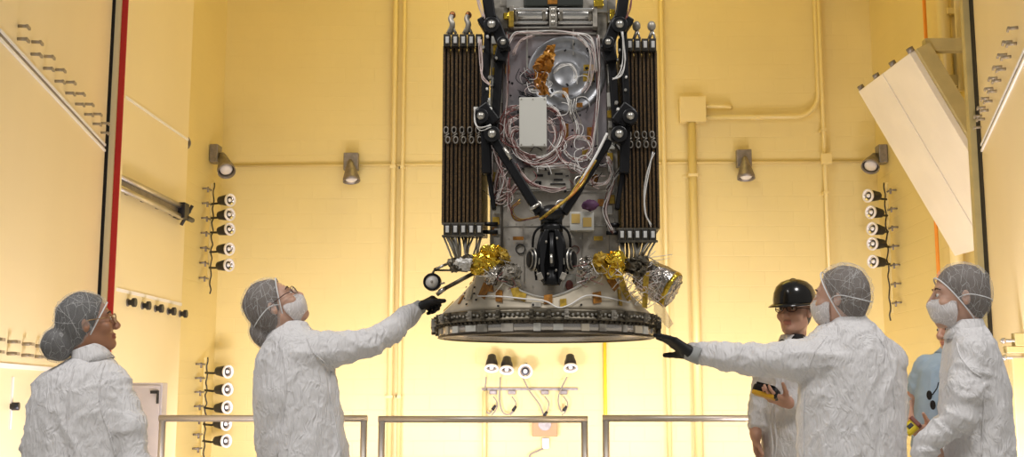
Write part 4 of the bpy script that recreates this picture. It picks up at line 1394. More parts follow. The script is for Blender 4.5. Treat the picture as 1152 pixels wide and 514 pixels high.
class Field:
    def __init__(s, lo, hi, base, fine=()):
        """fine: list of (lo3, hi3, step)"""
        ax = []
        for i in range(3):
            ax.append(axis_coords(lo[i], hi[i], base, [(f[0][i], f[1][i], f[2]) for f in fine]))
        s.ax = ax
        s.d = np.full([len(a) for a in ax], 1.0, dtype=np.float32)

    def _sl(s, lo, hi):
        r = []
        for i in range(3):
            a, b = np.searchsorted(s.ax[i], [lo[i], hi[i]])
            r.append(slice(max(a - 2, 0), min(b + 2, len(s.ax[i]))))
        return tuple(r)

    def _grid(s, sl):
        return (s.ax[0][sl[0]][:, None, None], s.ax[1][sl[1]][None, :, None], s.ax[2][sl[2]][None, None, :])

    def apply(s, fn, lo, hi, k, cut=False):
        sl = s._sl([v - k - 0.02 for v in lo], [v + k + 0.02 for v in hi])
        X, Y, Z = s._grid(sl)
        if min(X.size, Y.size, Z.size) == 0:
            return
        v = fn(X, Y, Z)
        d = s.d[sl]
        if cut:
            h = np.maximum(k - np.abs(d + v), 0) / max(k, 1e-6)
            s.d[sl] = np.maximum(d, -v) + h * h * k * 0.25
        else:
            h = np.maximum(k - np.abs(d - v), 0) / max(k, 1e-6)
            s.d[sl] = np.minimum(d, v) - h * h * k * 0.25

    def cone(s, a, b, ra, rb, k=0.02, cut=False):
        a, b = np.array(a, float), np.array(b, float)
        ab = b - a
        L = max(float(ab @ ab), 1e-9)

        def fn(X, Y, Z):
            px, py, pz = X - a[0], Y - a[1], Z - a[2]
            t = np.clip((px * ab[0] + py * ab[1] + pz * ab[2]) / L, 0, 1)
            return np.sqrt((px - t * ab[0]) ** 2 + (py - t * ab[1]) ** 2 + (pz - t * ab[2]) ** 2) - (ra + (rb - ra) * t)
        r = max(ra, rb)
        s.apply(fn, np.minimum(a, b) - r, np.maximum(a, b) + r, k, cut)

    def ell(s, c, r, R=None, k=0.02, cut=False):
        c = np.array(c, float)
        M = np.array(R if R is not None else np.eye(3), float).reshape(3, 3)

        def fn(X, Y, Z):
            px, py, pz = X - c[0], Y - c[1], Z - c[2]
            q = [px * M[0, i] + py * M[1, i] + pz * M[2, i] for i in range(3)]
            k0 = np.sqrt(sum((q[i] / r[i]) ** 2 for i in range(3)))
            k1 = np.sqrt(sum((q[i] / r[i] ** 2) ** 2 for i in range(3)))
            return k0 * (k0 - 1) / np.maximum(k1, 1e-6)
        m = max(r)
        s.apply(fn, c - m, c + m, k, cut)

    def loft(s, rows, k=0.02):
        """rows: (z, cx, cy, rx, ry) from top to bottom; elliptical column through them"""
        rows = sorted(rows, key=lambda q: q[0])
        zz = np.array([q[0] for q in rows])
        arr = np.array(rows)

        def fn(X, Y, Z):
            zc = np.clip(Z, zz[0], zz[-1])
            cx, cy, rx, ry = (np.interp(zc.ravel(), zz, arr[:, i]).reshape(zc.shape) for i in (1, 2, 3, 4))
            q = np.sqrt(((X - cx) / rx) ** 2 + ((Y - cy) / ry) ** 2)
            side = (q - 1) * np.minimum(rx, ry)
            cap = np.maximum(zz[0] - Z, Z - zz[-1])
            return np.maximum(side, cap)
        lo = (min(q[1] - q[3] for q in rows), min(q[2] - q[4] for q in rows), zz[0])
        hi = (max(q[1] + q[3] for q in rows), max(q[2] + q[4] for q in rows), zz[-1])
        s.apply(fn, lo, hi, k)

    def mesh(s):
        d = s.d
        nx, ny, nz = d.shape
        ins = d < 0
        cnt = np.zeros((nx - 1, ny - 1, nz - 1), np.int8)
        offs = [(i, j, k) for i in (0, 1) for j in (0, 1) for k in (0, 1)]
        for i, j, k in offs:
            cnt += ins[i:nx - 1 + i, j:ny - 1 + j, k:nz - 1 + k]
        mix = (cnt > 0) & (cnt < 8)
        idx = np.argwhere(mix)
        vid = np.full(mix.shape, -1, np.int64)
        vid[mix] = np.arange(len(idx))
        I, J, K = idx.T
        val = {o: d[I + o[0], J + o[1], K + o[2]] for o in offs}
        pos = np.zeros((len(idx), 3))
        n = np.zeros(len(idx))
        for a in offs:
            for ax in range(3):
                if a[ax] == 0:
                    b = list(a); b[ax] = 1; b = tuple(b)
                    va, vb = val[a], val[b]
                    m = (va < 0) != (vb < 0)
                    t = np.where(m, va / np.where(m, va - vb, 1), 0)
                    p = np.tile(np.array(a, float), (len(idx), 1))
                    p[:, ax] += t
                    pos[m] += p[m]
                    n += m
        pos /= n[:, None]
        v = np.empty_like(pos)
        for i, ii in enumerate((I, J, K)):
            c = s.ax[i]
            v[:, i] = c[ii] + pos[:, i] * (c[ii + 1] - c[ii])
        faces = []
        m = ins[:-1, 1:-1, 1:-1] != ins[1:, 1:-1, 1:-1]
        a = np.argwhere(m) + [0, 1, 1]
        q = np.stack([vid[a[:, 0], a[:, 1] - 1, a[:, 2] - 1], vid[a[:, 0], a[:, 1], a[:, 2] - 1], vid[a[:, 0], a[:, 1], a[:, 2]], vid[a[:, 0], a[:, 1] - 1, a[:, 2]]], 1)
        fl = ins[a[:, 0], a[:, 1], a[:, 2]]
        faces.append(np.where(fl[:, None], q, q[:, ::-1]))
        m = ins[1:-1, :-1, 1:-1] != ins[1:-1, 1:, 1:-1]
        a = np.argwhere(m) + [1, 0, 1]
        q = np.stack([vid[a[:, 0] - 1, a[:, 1], a[:, 2] - 1], vid[a[:, 0], a[:, 1], a[:, 2] - 1], vid[a[:, 0], a[:, 1], a[:, 2]], vid[a[:, 0] - 1, a[:, 1], a[:, 2]]], 1)
        fl = ins[a[:, 0], a[:, 1], a[:, 2]]
        faces.append(np.where(fl[:, None], q[:, ::-1], q))
        m = ins[1:-1, 1:-1, :-1] != ins[1:-1, 1:-1, 1:]
        a = np.argwhere(m) + [1, 1, 0]
        q = np.stack([vid[a[:, 0] - 1, a[:, 1] - 1, a[:, 2]], vid[a[:, 0], a[:, 1] - 1, a[:, 2]], vid[a[:, 0], a[:, 1], a[:, 2]], vid[a[:, 0] - 1, a[:, 1], a[:, 2]]], 1)
        fl = ins[a[:, 0], a[:, 1], a[:, 2]]
        faces.append(np.where(fl[:, None], q, q[:, ::-1]))
        return v, np.concatenate(faces)


def np_object(name, v, f, mats, parent=None, loc=None, mi=None):
    me = bpy.data.meshes.new(name)
    off = np.array(root_loc(parent) if parent is not None else (loc or (0, 0, 0)))
    v = v - off
    me.vertices.add(len(v))
    me.vertices.foreach_set('co', v.astype(np.float32).ravel())
    me.loops.add(f.size)
    me.loops.foreach_set('vertex_index', f.astype(np.int32).ravel())
    me.polygons.add(len(f))
    me.polygons.foreach_set('loop_start', np.arange(0, f.size, 4, dtype=np.int32))
    me.polygons.foreach_set('loop_total', np.full(len(f), 4, dtype=np.int32))
    me.update(calc_edges=True)
    me.validate()
    for m in mats if isinstance(mats, (list, tuple)) else [mats]:
        me.materials.append(m)
    me.polygons.foreach_set('use_smooth', [True] * len(me.polygons))
    if mi is not None and len(mi) == len(me.polygons):
        me.polygons.foreach_set('material_index', mi.astype(np.int32))
    o = bpy.data.objects.new(name, me)
    COL.objects.link(o)
    if parent is not None:
        o.parent = parent
    elif loc is not None:
        o.location = loc
    return o


# ---- gradient noise for folds
_rng = np.random.RandomState(3)
_perm = np.tile(_rng.permutation(256), 3)
_grad = _rng.normal(size=(256, 3))
_grad /= np.linalg.norm(_grad, axis=1)[:, None]


def pnoise(p):
    p = np.asarray(p, float) + 100.0
    i = np.floor(p).astype(int)
    f = p - i
    u = f * f * f * (f * (f * 6 - 15) + 10)
    i &= 255
    out = 0
    for dx in (0, 1):
        for dy in (0, 1):
            for dz in (0, 1):
                h = _perm[_perm[_perm[(i[:, 0] + dx)] + i[:, 1] + dy] + i[:, 2] + dz]
                g = _grad[h]
                dot = g[:, 0] * (f[:, 0] - dx) + g[:, 1] * (f[:, 1] - dy) + g[:, 2] * (f[:, 2] - dz)
                w = (u[:, 0] if dx else 1 - u[:, 0]) * (u[:, 1] if dy else 1 - u[:, 1]) * (u[:, 2] if dz else 1 - u[:, 2])
                out = out + dot * w
    return out


def ridge(p):
    n = pnoise(p)
    return 1 - np.minimum(np.abs(n) * 3.2, 1.0)


def vnormals(v, f):
    a = v[f[:, 2]] - v[f[:, 0]]
    b = v[f[:, 3]] - v[f[:, 1]]
    n = np.cross(a, b)
    vn = np.zeros_like(v)
    for i in range(4):
        np.add.at(vn, f[:, i], n)
    return vn / np.maximum(np.linalg.norm(vn, axis=1), 1e-9)[:, None]


def relax(v, f, it=2, w=0.5):
    for _ in range(it):
        s = np.zeros_like(v)
        c = np.zeros(len(v))
        for i in range(4):
            for j in ((i + 1) % 4, (i - 1) % 4):
                np.add.at(s, f[:, i], v[f[:, j]])
                np.add.at(c, f[:, i], 1)
        v = v * (1 - w) + w * s / np.maximum(c, 1)[:, None]
    return v


# ---- materials
def coat_mat(name, col):
    m = mat(name, col, rough=0.55, spec=0.35)
    nt = m.node_tree
    b = nt.nodes['Principled BSDF']
    tc = nt.nodes.new('ShaderNodeTexCoord')
    n0 = nt.nodes.new('ShaderNodeTexNoise')
    n0.inputs['Scale'].default_value = 7
    mxv = nt.nodes.new('ShaderNodeMix')
    mxv.data_type = 'VECTOR'
    mxv.inputs[0].default_value = 0.10
    nt.links.new(tc.outputs['Object'], n0.inputs['Vector'])
    nt.links.new(tc.outputs['Object'], mxv.inputs[4])
    nt.links.new(n0.outputs['Color'], mxv.inputs[5])
    vo = nt.nodes.new('ShaderNodeTexVoronoi')
    vo.feature = 'DISTANCE_TO_EDGE'
    vo.inputs['Scale'].default_value = 17
    nt.links.new(mxv.outputs[1], vo.inputs['Vector'])
    rp = nt.nodes.new('ShaderNodeMapRange')
    rp.inputs[1].default_value = 0.0
    rp.inputs[2].default_value = 0.22
    nt.links.new(vo.outputs['Distance'], rp.inputs[0])
    # long fine crumples: ridged noise stretched up and down, two directions
    acc = None
    for rot, sc_, amp in ((0.30, 30, 1.0), (-0.40, 40, 0.9), (0.05, 64, 0.7), (0.9, 34, 0.5)):
        mp = nt.nodes.new('ShaderNodeMapping')
        mp.inputs['Rotation'].default_value = (0, rot, 0)
        mp.inputs['Scale'].default_value = (1, 1, 0.16)
        nt.links.new(mxv.outputs[1], mp.inputs['Vector'])
        n = nt.nodes.new('ShaderNodeTexNoise')
        n.inputs['Scale'].default_value = sc_
        n.inputs['Detail'].default_value = 2
        nt.links.new(mp.outputs[0], n.inputs['Vector'])
        sb = nt.nodes.new('ShaderNodeMath')
        sb.operation = 'SUBTRACT'
        nt.links.new(n.outputs['Fac'], sb.inputs[0])
        sb.inputs[1].default_value = 0.5
        ab = nt.nodes.new('ShaderNodeMath')
        ab.operation = 'ABSOLUTE'
        nt.links.new(sb.outputs[0], ab.inputs[0])
        ml = nt.nodes.new('ShaderNodeMath')
        ml.operation = 'MULTIPLY_ADD'
        nt.links.new(ab.outputs[0], ml.inputs[0])
        ml.inputs[1].default_value = -4.0 * amp
        if acc is None:
            ml.inputs[2].default_value = 1.0
        else:
            nt.links.new(acc, ml.inputs[2])
        acc = ml.outputs[0]
    ad = nt.nodes.new('ShaderNodeMath')
    ad.operation = 'MULTIPLY_ADD'
    nt.links.new(rp.outputs[0], ad.inputs[0])
    ad.inputs[1].default_value = 0.22
    nt.links.new(acc, ad.inputs[2])
    bp = nt.nodes.new('ShaderNodeBump')
    bp.inputs['Strength'].default_value = 0.6
    bp.inputs['Distance'].default_value = 0.006
    nt.links.new(ad.outputs[0], bp.inputs['Height'])
    nt.links.new(bp.outputs[0], b.inputs['Normal'])
    return m


def net_mat(name, col, cover, line, scale=46, warp=0.06, lo=0.0, hi=0.035):
    """sheer bonnet / mask fabric: a thin veil with denser creased threads"""
    m = bpy.data.materials.new(name)
    m.use_nodes = True
    nt = m.node_tree
    b = nt.nodes['Principled BSDF']
    b.inputs['Base Color'].default_value = (*col, 1)
    b.inputs['Roughness'].default_value = 0.6
    tc = nt.nodes.new('ShaderNodeTexCoord')
    n0 = nt.nodes.new('ShaderNodeTexNoise')
    n0.inputs['Scale'].default_value = 12
    mxv = nt.nodes.new('ShaderNodeMix')
    mxv.data_type = 'VECTOR'
    mxv.inputs[0].default_value = warp
    mp = nt.nodes.new('ShaderNodeMapping')
    mp.inputs['Scale'].default_value = (1.0, 1.0, 0.28)
    mp.inputs['Rotation'].default_value = (0.25, 0.3, 0.2)
    vo = nt.nodes.new('ShaderNodeTexVoronoi')
    vo.feature = 'DISTANCE_TO_EDGE'
    vo.inputs['Scale'].default_value = scale
    rp = nt.nodes.new('ShaderNodeMapRange')
    rp.inputs[1].default_value = lo
    rp.inputs[2].default_value = hi
    rp.inputs[3].default_value = line
    rp.inputs[4].default_value = cover
    nt.links.new(tc.outputs['Object'], n0.inputs['Vector'])
    nt.links.new(tc.outputs['Object'], mxv.inputs[4])
    nt.links.new(n0.outputs['Color'], mxv.inputs[5])
    nt.links.new(mxv.outputs[1], mp.inputs['Vector'])
    nt.links.new(mp.outputs[0], vo.inputs['Vector'])
    nt.links.new(vo.outputs['Distance'], rp.inputs[0])
    nt.links.new(rp.outputs[0], b.inputs['Alpha'])
    return m


M_coat = coat_mat('lab_coat_white', (0.78, 0.765, 0.765))
M_shirt = mat('light_blue_knit', (0.36, 0.47, 0.58), rough=0.8, bump=0.15, bscale=180)
M_blackshirt = mat('black_knit', (0.012, 0.012, 0.014), rough=0.75)
M_jean = mat('dark_denim', (0.04, 0.06, 0.10), rough=0.85)
M_trous = mat('dark_trousers', (0.03, 0.03, 0.035), rough=0.8)
M_shoe = mat('shoe_black', (0.015, 0.014, 0.013), rough=0.5)
M_cuff = mat('grey_knit_cuff', (0.42, 0.43, 0.42), rough=0.85, bump=0.2, bscale=300)
M_glove = mat('black_glove', (0.010, 0.010, 0.011), rough=0.6, bump=0.1, bscale=160)
M_net = net_mat('bonnet_net', (0.85, 0.84, 0.82), 0.17, 0.42)
M_mask = net_mat('mask_mesh', (0.90, 0.88, 0.87), 0.50, 0.90, scale=60)
M_thread = mat('bonnet_thread', (0.82, 0.81, 0.79), rough=0.7, alpha=0.45)
M_elastic = mat('white_elastic', (0.82, 0.82, 0.82), rough=0.6)
M_hat = mat('hard_hat_black', (0.014, 0.012, 0.010), rough=0.2, coat=0.25)
M_lensd = mat('dark_lens', (0.02, 0.015, 0.012), rough=0.06)
M_eye = mat('eye_white', (0.75, 0.72, 0.68), rough=0.2)
M_iris = mat('iris_dark', (0.03, 0.02, 0.015), rough=0.15)


def skin(name, c):
    m = mat(name, c, rough=0.48, var=0.10, vscale=14, bump=0.04, bscale=120)
    b = m.node_tree.nodes['Principled BSDF']
    b.inputs['Subsurface Weight'].default_value = 0.10
    b.inputs['Subsurface Radius'].default_value = (0.012, 0.005, 0.003)
    return m


def basis(fwd, up=(0, 0, 1), roll=0.0):
    """columns forward, left, up"""
    f = V(fwd).normalized()
    u = V(up)
    l = u.cross(f).normalized()
    u = f.cross(l).normalized()
    if roll:
        q = Matrix.Rotation(roll, 3, f)
        l, u = q @ l, q @ u
    return np.array([f, l, u]).T


def hand_ops(w, direc, palm, curl, spread=0.0, side=1, thumb=(0.5, 0.6), sc=1.0, back=0.03):
    """Rounded segments of a hand: w wrist, direc along the hand, palm = palm normal, side +1 when the thumb lies to direc x palm.
    curl: four (base, mid, tip) bends in radians."""
    d = np.array(V(direc).normalized())
    p = np.array(V(palm) - V(direc).normalized() * V(palm).dot(V(direc).normalized()))
    p /= np.linalg.norm(p)
    t = np.cross(d, p) * side
    w = np.array(w, float)
    seg = []
    across = [0.031, 0.0105, -0.0105, -0.030]
    plen = [0.093, 0.096, 0.091, 0.083]
    flen = [0.070, 0.079, 0.073, 0.057]
    fr = [0.0092, 0.0095, 0.0090, 0.0080]
    for k in range(4):
        base = w + (d * 0.012 + t * across[k] * 0.65) * sc
        kn = w + (d * plen[k] + t * across[k]) * sc
        seg.append((base, kn, 0.0150 * sc, 0.0118 * sc, 0.018))
        ang = 0.0
        q = kn
        sp = spread * (1.5 - k) / 1.5
        dd = d * math.cos(sp) + t * math.sin(sp)
        for j, fl in enumerate((0.46, 0.30, 0.24)):
            ang += curl[k][j]
            v = dd * math.cos(ang) + p * math.sin(ang)
            e = q + v * flen[k] * fl * sc
            seg.append((q, e, fr[k] * sc * (1.04 - 0.10 * j), fr[k] * sc * (0.96 - 0.10 * j), 0.004))
            q = e
    a, b = thumb
    q = w + (d * 0.022 + t * 0.026 + p * 0.006) * sc
    v1 = d * math.cos(a) + t * math.sin(a) * 0.9 + p * 0.28
    v1 /= np.linalg.norm(v1)
    e = q + v1 * 0.046 * sc
    seg.append((q, e, 0.0165 * sc, 0.0120 * sc, 0.014))
    v2 = v1 * math.cos(b) + (p * 0.7 + d * 0.7) * math.sin(b)
    v2 /= np.linalg.norm(v2)
    e2 = e + v2 * 0.032 * sc
    seg.append((e, e2, 0.0112 * sc, 0.0098 * sc, 0.006))
    e3 = e2 + v2 * 0.024 * sc
    seg.append((e2, e3, 0.0098 * sc, 0.0080 * sc, 0.004))
    seg.append((w - d * back * sc, w + d * 0.02 * sc, 0.026 * sc, 0.025 * sc, 0.015))
    return seg


def seg_bounds(seg):
    a = np.array([s_[0] for s_ in seg] + [s_[1] for s_ in seg])
    return a.min(0) - 0.03, a.max(0) + 0.03


class Person:
    def __init__(s, label, loc, skin_m, head_o, head_fwd, roll=0.0, hs=1.0):
        s.label, s.loc, s.skin = label, V(loc), skin_m
        s.ho = np.array(head_o, float)
        s.hb = basis(head_fwd, roll=roll)
        s.hs = hs
        s.hand_segs = []

    def H(s, x, y, z):
        """head-local (forward, left, up) to world"""
        return s.ho + s.hb @ (np.array((x, y, z), float) * s.hs)

    def body(s, neck, chest, pelvis, yaw, arms, legs, name='person', lower=True):
        """arms: list of (shoulder, elbow, wrist); legs: list of (hip, knee, ankle)"""
        h = s.hs
        lo = np.minimum.reduce([np.array(p) for a in arms for p in a] + [np.array((pelvis[0] - .25, pelvis[1] - .25, 0.0)), s.ho - .16]) - 0.12
        hi = np.maximum.reduce([np.array(p) for a in arms for p in a] + [np.array((pelvis[0] + .25, pelvis[1] + .25, 1.0)), s.ho + .16]) + 0.12
        lo[2] = -0.03
        fine = [(s.ho - 0.165 * h, s.ho + 0.165 * h, 0.0036)]
        for seg in s.hand_segs:
            a, b = seg_bounds(seg)
            lo, hi = np.minimum(lo, a - .03), np.maximum(hi, b + .03)
            fine.append((a, b, 0.0036))
        F_ = Field(lo, hi, 0.022, fine)
        s.field = F_
        f2 = np.array((math.cos(yaw), math.sin(yaw), 0.0))
        l2 = np.array((-f2[1], f2[0], 0.0))
        R = np.array([f2, l2, (0, 0, 1.0)]).T
        chest, pelvis, neck = (np.array(q, float) for q in (chest, pelvis, neck))
        F_.ell(chest, (0.080, 0.120, 0.17), R, 0.03)
        F_.ell((chest + pelvis) / 2, (0.08, 0.11, 0.18), R, 0.05)
        F_.ell(pelvis, (0.09, 0.125, 0.12), R, 0.05)
        for a in arms:
            F_.cone(a[0], a[1], 0.042, 0.034, 0.03)
            F_.cone(a[1], a[2], 0.042, 0.028, 0.02)
        for lg in legs:
            F_.cone(lg[0], lg[1], 0.075, 0.052, 0.03)
            F_.cone(lg[1], lg[2], 0.054, 0.040, 0.03)
            F_.cone((lg[2][0], lg[2][1], 0.05), np.array((lg[2][0], lg[2][1], 0.035)) + f2 * 0.16, 0.042, 0.034, 0.03)
        for seg in s.hand_segs:
            for a, b, ra, rb, k in seg:
                F_.cone(a, b, ra, rb, k)
        # neck and head
        F_.cone(neck - np.array((0, 0, 0.06)), s.H(-0.022, 0, -0.055), 0.056, 0.055, 0.03)
        s.neck_axis = (neck, s.H(-0.022, 0, -0.055))
        F_.cone(neck - np.array((0, 0, 0.10)) + l2 * 0.08, neck - np.array((0, 0, 0.10)) - l2 * 0.08, 0.035, 0.035, 0.03)
        E_ = lambda c, r, k=0.02, cut=False, B=None: F_.ell(s.H(*c), [q * h for q in r], s.hb if B is None else s.hb @ B, k, cut)
        C_ = lambda a, b, ra, rb, k=0.012, cut=False: F_.cone(s.H(*a), s.H(*b), ra * h, rb * h, k, cut)
        E_((-0.014, 0, 0.032), (0.098, 0.076, 0.092))
        E_((0.030, 0, -0.030), (0.062, 0.060, 0.085), 0.03)
        C_((-0.005, 0.045, -0.062), (0.062, 0.018, -0.100), 0.020, 0.018, 0.03)
        C_((-0.005, -0.045, -0.062), (0.062, -0.018, -0.100), 0.020, 0.018, 0.03)
        E_((0.074, 0, -0.099), (0.020, 0.022, 0.017), 0.02)
        C_((0.076, -0.036, 0.026), (0.076, 0.036, 0.026), 0.012, 0.012, 0.018)
        for sd in (-1, 1):
            E_((0.092, sd * 0.032, 0.004), (0.018, 0.019, 0.012), 0.014, True)
            E_((0.080, sd * 0.032, 0.004), (0.0125, 0.0135, 0.0120), 0.004)
            E_((0.062, sd * 0.044, -0.030), (0.026, 0.022, 0.022), 0.02)
            B = np.array([[1, 0, 0], [0, 1, 0], [0, 0, 1.0]])
            E_((-0.012, sd * 0.076, -0.006), (0.017, 0.011, 0.032), 0.006)
            E_((-0.006, sd * 0.087, -0.002), (0.008, 0.007, 0.018), 0.005, True)
            E_((0.103, sd * 0.011, -0.036), (0.011, 0.009, 0.008), 0.008)
        C_((0.090, 0, 0.014), (0.112, 0, -0.028), 0.0085, 0.0125, 0.012)
        E_((0.090, 0, -0.062), (0.010, 0.024, 0.0065), 0.008)
        E_((0.088, 0, -0.074), (0.011, 0.020, 0.0070), 0.008)
        C_((0.102, -0.018, -0.068), (0.102, 0.018, -0.068), 0.0022, 0.0022, 0.005, True)
        v, f = F_.mesh()
        v = relax(v, f, 1, 0.35)
        c = v[f].mean(1)
        q = (c - s.ho) @ s.hb / h
        mi = np.zeros(len(f), int)
        lips = (q[:, 0] > 0.083) & (np.abs(q[:, 1]) < 0.023) & (q[:, 2] > -0.079) & (q[:, 2] < -0.059)
        mi[lips] = 1
        below = (c[:, 2] < neck[2] - 0.06) & (np.linalg.norm(c[:, None, :] - np.array([sg[0][0] for sg in s.hand_segs] or [(9, 9, 9)])[None], axis=2).min(1) > 0.3)
        lipm = mat(s.skin.name + '_lip', tuple(a * b for a, b in zip(s.skin.node_tree.nodes['Principled BSDF'].inputs['Base Color'].default_value[:3], (0.85, 0.6, 0.6))), rough=0.4)
        s.o = np_object(name, v, f, [s.skin, lipm], None, s.loc, mi)
        tag(s.o, s.label, 'person')
        for sd in (-1, 1):
            e = V(s.H(0.0825, sd * 0.032, 0.004))
            Rm = Matrix(s.hb.tolist())
            m = MB().ell(e, (0.0112 * h, 0.0125 * h, 0.0098 * h), Rm, 14, 10)
            m.cur = 1
            m.ell(e + Rm @ V((0.0086 * h, 0, 0)), (0.0035 * h, 0.0058 * h, 0.0058 * h), Rm, 12, 8)
            m.build('eye', [M_eye, M_iris], s.o)
        return s.o

    def brows(s, m_):
        for sd in (-1, 1):
            pts = [s.H(0.090, sd * 0.014, 0.026), s.H(0.091, sd * 0.030, 0.032), s.H(0.078, sd * 0.050, 0.026)]
            MB().tube(smooth_path(pts, 4), [0.003] * 4 + [0.004] * 3 + [0.0028] * 2, 6).build('eyebrow', m_, s.o)

    # ---- hair, bonnet, mask, glasses
    def hair_fn(s, pts_extra=(), off=0.0):
        """signed distance of the hair mass in head-local coordinates"""
        def fn(p):
            def e(c, r):
                q = (p - np.array(c)) / (np.array(r) + off)
                k0 = np.linalg.norm(q, axis=-1)
                k1 = np.linalg.norm(q / (np.array(r) + off), axis=-1)
                return k0 * (k0 - 1) / np.maximum(k1, 1e-6)
            d = e((-0.018, 0, 0.036), (0.103, 0.083, 0.097))
            d2 = e((-0.045, 0, -0.015), (0.070, 0.075, 0.085))
            h = np.maximum(0.03 - np.abs(d - d2), 0) / 0.03
            d = np.minimum(d, d2) - h * h * 0.0075
            for c, r in pts_extra:
                d2 = e(c, r)
                h = np.maximum(0.02 - np.abs(d - d2), 0) / 0.02
                d = np.minimum(d, d2) - h * h * 0.005
            return d
        return fn

    def shell(s, name, m_, fn, plane, step=0.0042, wob=0.0, seed=0, ext=0.20, extra_cut=None):
        """closed surface of fn cut by a head-local plane (point, normal): keeps the side the normal points away from"""
        n_ = np.array(plane[1], float)
        n_ /= np.linalg.norm(n_)
        g = np.arange(-ext, ext, step)
        X, Y, Z = np.meshgrid(g, g[np.abs(g) < 0.125], g, indexing='ij')
        p = np.stack([X, Y, Z], -1)
        d = fn(p)
        if wob:
            d = d - wob * pnoise((p.reshape(-1, 3) * 22 + seed)).reshape(d.shape)
        d = np.maximum(d, (p - np.array(plane[0])) @ n_)
        if extra_cut is not None:
            d = np.maximum(d, extra_cut(p))
        F_ = Field.__new__(Field)
        F_.ax = [g, g[np.abs(g) < 0.125], g]
        F_.d = d
        v, f = F_.mesh()
        v = relax(v, f, 1, 0.4)
        w = s.ho + (v * s.hs) @ s.hb.T
        return np_object(name, w, f, m_, s.o)

    def rim(s, fn, plane, r=0.003, name='elastic_band', m_=None, parent=None, off=0.002):
        n_ = V(plane[1]).normalized()
        c = V(plane[0])
        R = frame_from(n_)
        pts = []
        for k in range(48):
            a = 2 * PI * k / 48
            u = R @ V((math.cos(a), math.sin(a), 0))
            lo, hi = 0.0, 0.25
            for _ in range(22):
                mid = (lo + hi) / 2
                if fn(np.array(c + u * mid)[None])[0] < 0:
                    lo = mid
                else:
                    hi = mid
            pts.append(s.H(*(c + u * (lo + off))))
        return MB().tube(pts, r, 6, closed=True).build(name, m_ or M_elastic, parent or s.o)

    def bonnet(s, hair_m, extra=(), plane=((0.045, 0, 0.03), (0.80, 0, -0.45)), puff=0.010, wob=0.004, seed=0, hair_plane=None, pleats=13):
        fn = s.hair_fn(extra)
        s.shell('hair', hair_m, fn, hair_plane or ((plane[0][0] - 0.004, 0, plane[0][2]), plane[1]), wob=0.006, seed=seed)
        fn2 = s.hair_fn(extra, puff)
        net = s.shell('hair_net', M_net, fn2, plane, wob=wob, seed=seed + 9)
        s.rim(fn2, plane, 0.0028, parent=net)
        # gathered pleat threads running over the bonnet
        rr = random.Random(seed)
        for k in range(pleats):
            c0 = V(plane[0])
            ax = V((rr.uniform(-.5, .5), 1 if k % 2 else rr.uniform(-1, 1), rr.uniform(-.7, .7))).normalized()
            ax2 = V((rr.uniform(-1, .4), rr.uniform(-.9, .9), rr.uniform(-.2, 1))).normalized()
            n_ = ax.cross(ax2).normalized()
            pts = []
            R = frame_from(n_, ax2)
            a0 = rr.uniform(-1.2, 0.2)
            for i in range(22):
                a = a0 + (rr.uniform(1.0, 1.7) if False else 1.3) * i / 21
                u = R @ V((math.cos(a), math.sin(a), 0))
                lo, hi = 0.0, 0.25
                base = V((-0.02, 0, 0.03))
                for _ in range(16):
                    mid = (lo + hi) / 2
                    if fn2(np.array(base + u * mid)[None])[0] < 0:
                        lo = mid
                    else:
                        hi = mid
                q = base + u * (lo + 0.001)
                if (q - c0).dot(V(plane[1])) < -0.002:
                    pts.append(s.H(*q))
            if len(pts) > 4:
                MB().tube(pts, 0.0008, 5).build('pleat', M_thread, net)
        return net

    def mask(s, lowz=-0.135, top=-0.030, puff=0.0, seed=1):
        """beard cover: a soft mesh bag over nose, mouth and chin"""
        nu, nv = 30, 18
        vs, fs = [], []
        for j in range(nv + 1):
            e = math.radians(38 - 118 * j / nv)
            for i in range(nu + 1):
                a = math.radians(-98 + 196 * i / nu)
                rx, ry, rz = 0.078 + puff, 0.075 + puff * 0.5, 0.066 + puff
                x = 0.034 + rx * math.cos(e) * math.cos(a)
                y = ry * math.cos(e) * math.sin(a)
                z = -0.056 + rz * math.sin(e)
                x += 0.016 * math.exp(-((a / 0.4) ** 2) - ((e - 0.45) / 0.35) ** 2)
                n1 = float(pnoise(np.array([[x * 45 + seed, y * 45, z * 30]]))[0])
                x += 0.004 * n1
                y += 0.003 * n1
                vs.append(V(s.H(x, y, z)))
        for j in range(nv):
            for i in range(nu):
                fs.append((j * (nu + 1) + i, j * (nu + 1) + i + 1, (j + 1) * (nu + 1) + i + 1, (j + 1) * (nu + 1) + i))
        m = MB()
        m._add(vs, fs, True)
        o = m.build('face_mask', M_mask, s.o)
        md = o.modifiers.new('thick', 'SOLIDIFY')
        md.thickness = 0.0012
        top_edge = vs[:nu + 1]
        MB().tube(top_edge, 0.0022, 6).build('mask_edge', M_elastic, o)
        for sd in (-1, 1):
            e = vs[0] if sd < 0 else vs[nu]
            pts = [e, V(s.H(0.0, sd * 0.084, 0.0)), V(s.H(-0.03, sd * 0.088, 0.004)), V(s.H(-0.075, sd * 0.083, -0.005)), V(s.H(-0.115, sd * 0.05, -0.015)), V(s.H(-0.128, 0, -0.018))]
            MB().tube(smooth_path(pts, 5), 0.0022, 6).build('mask_strap', M_elastic, o)
        return o

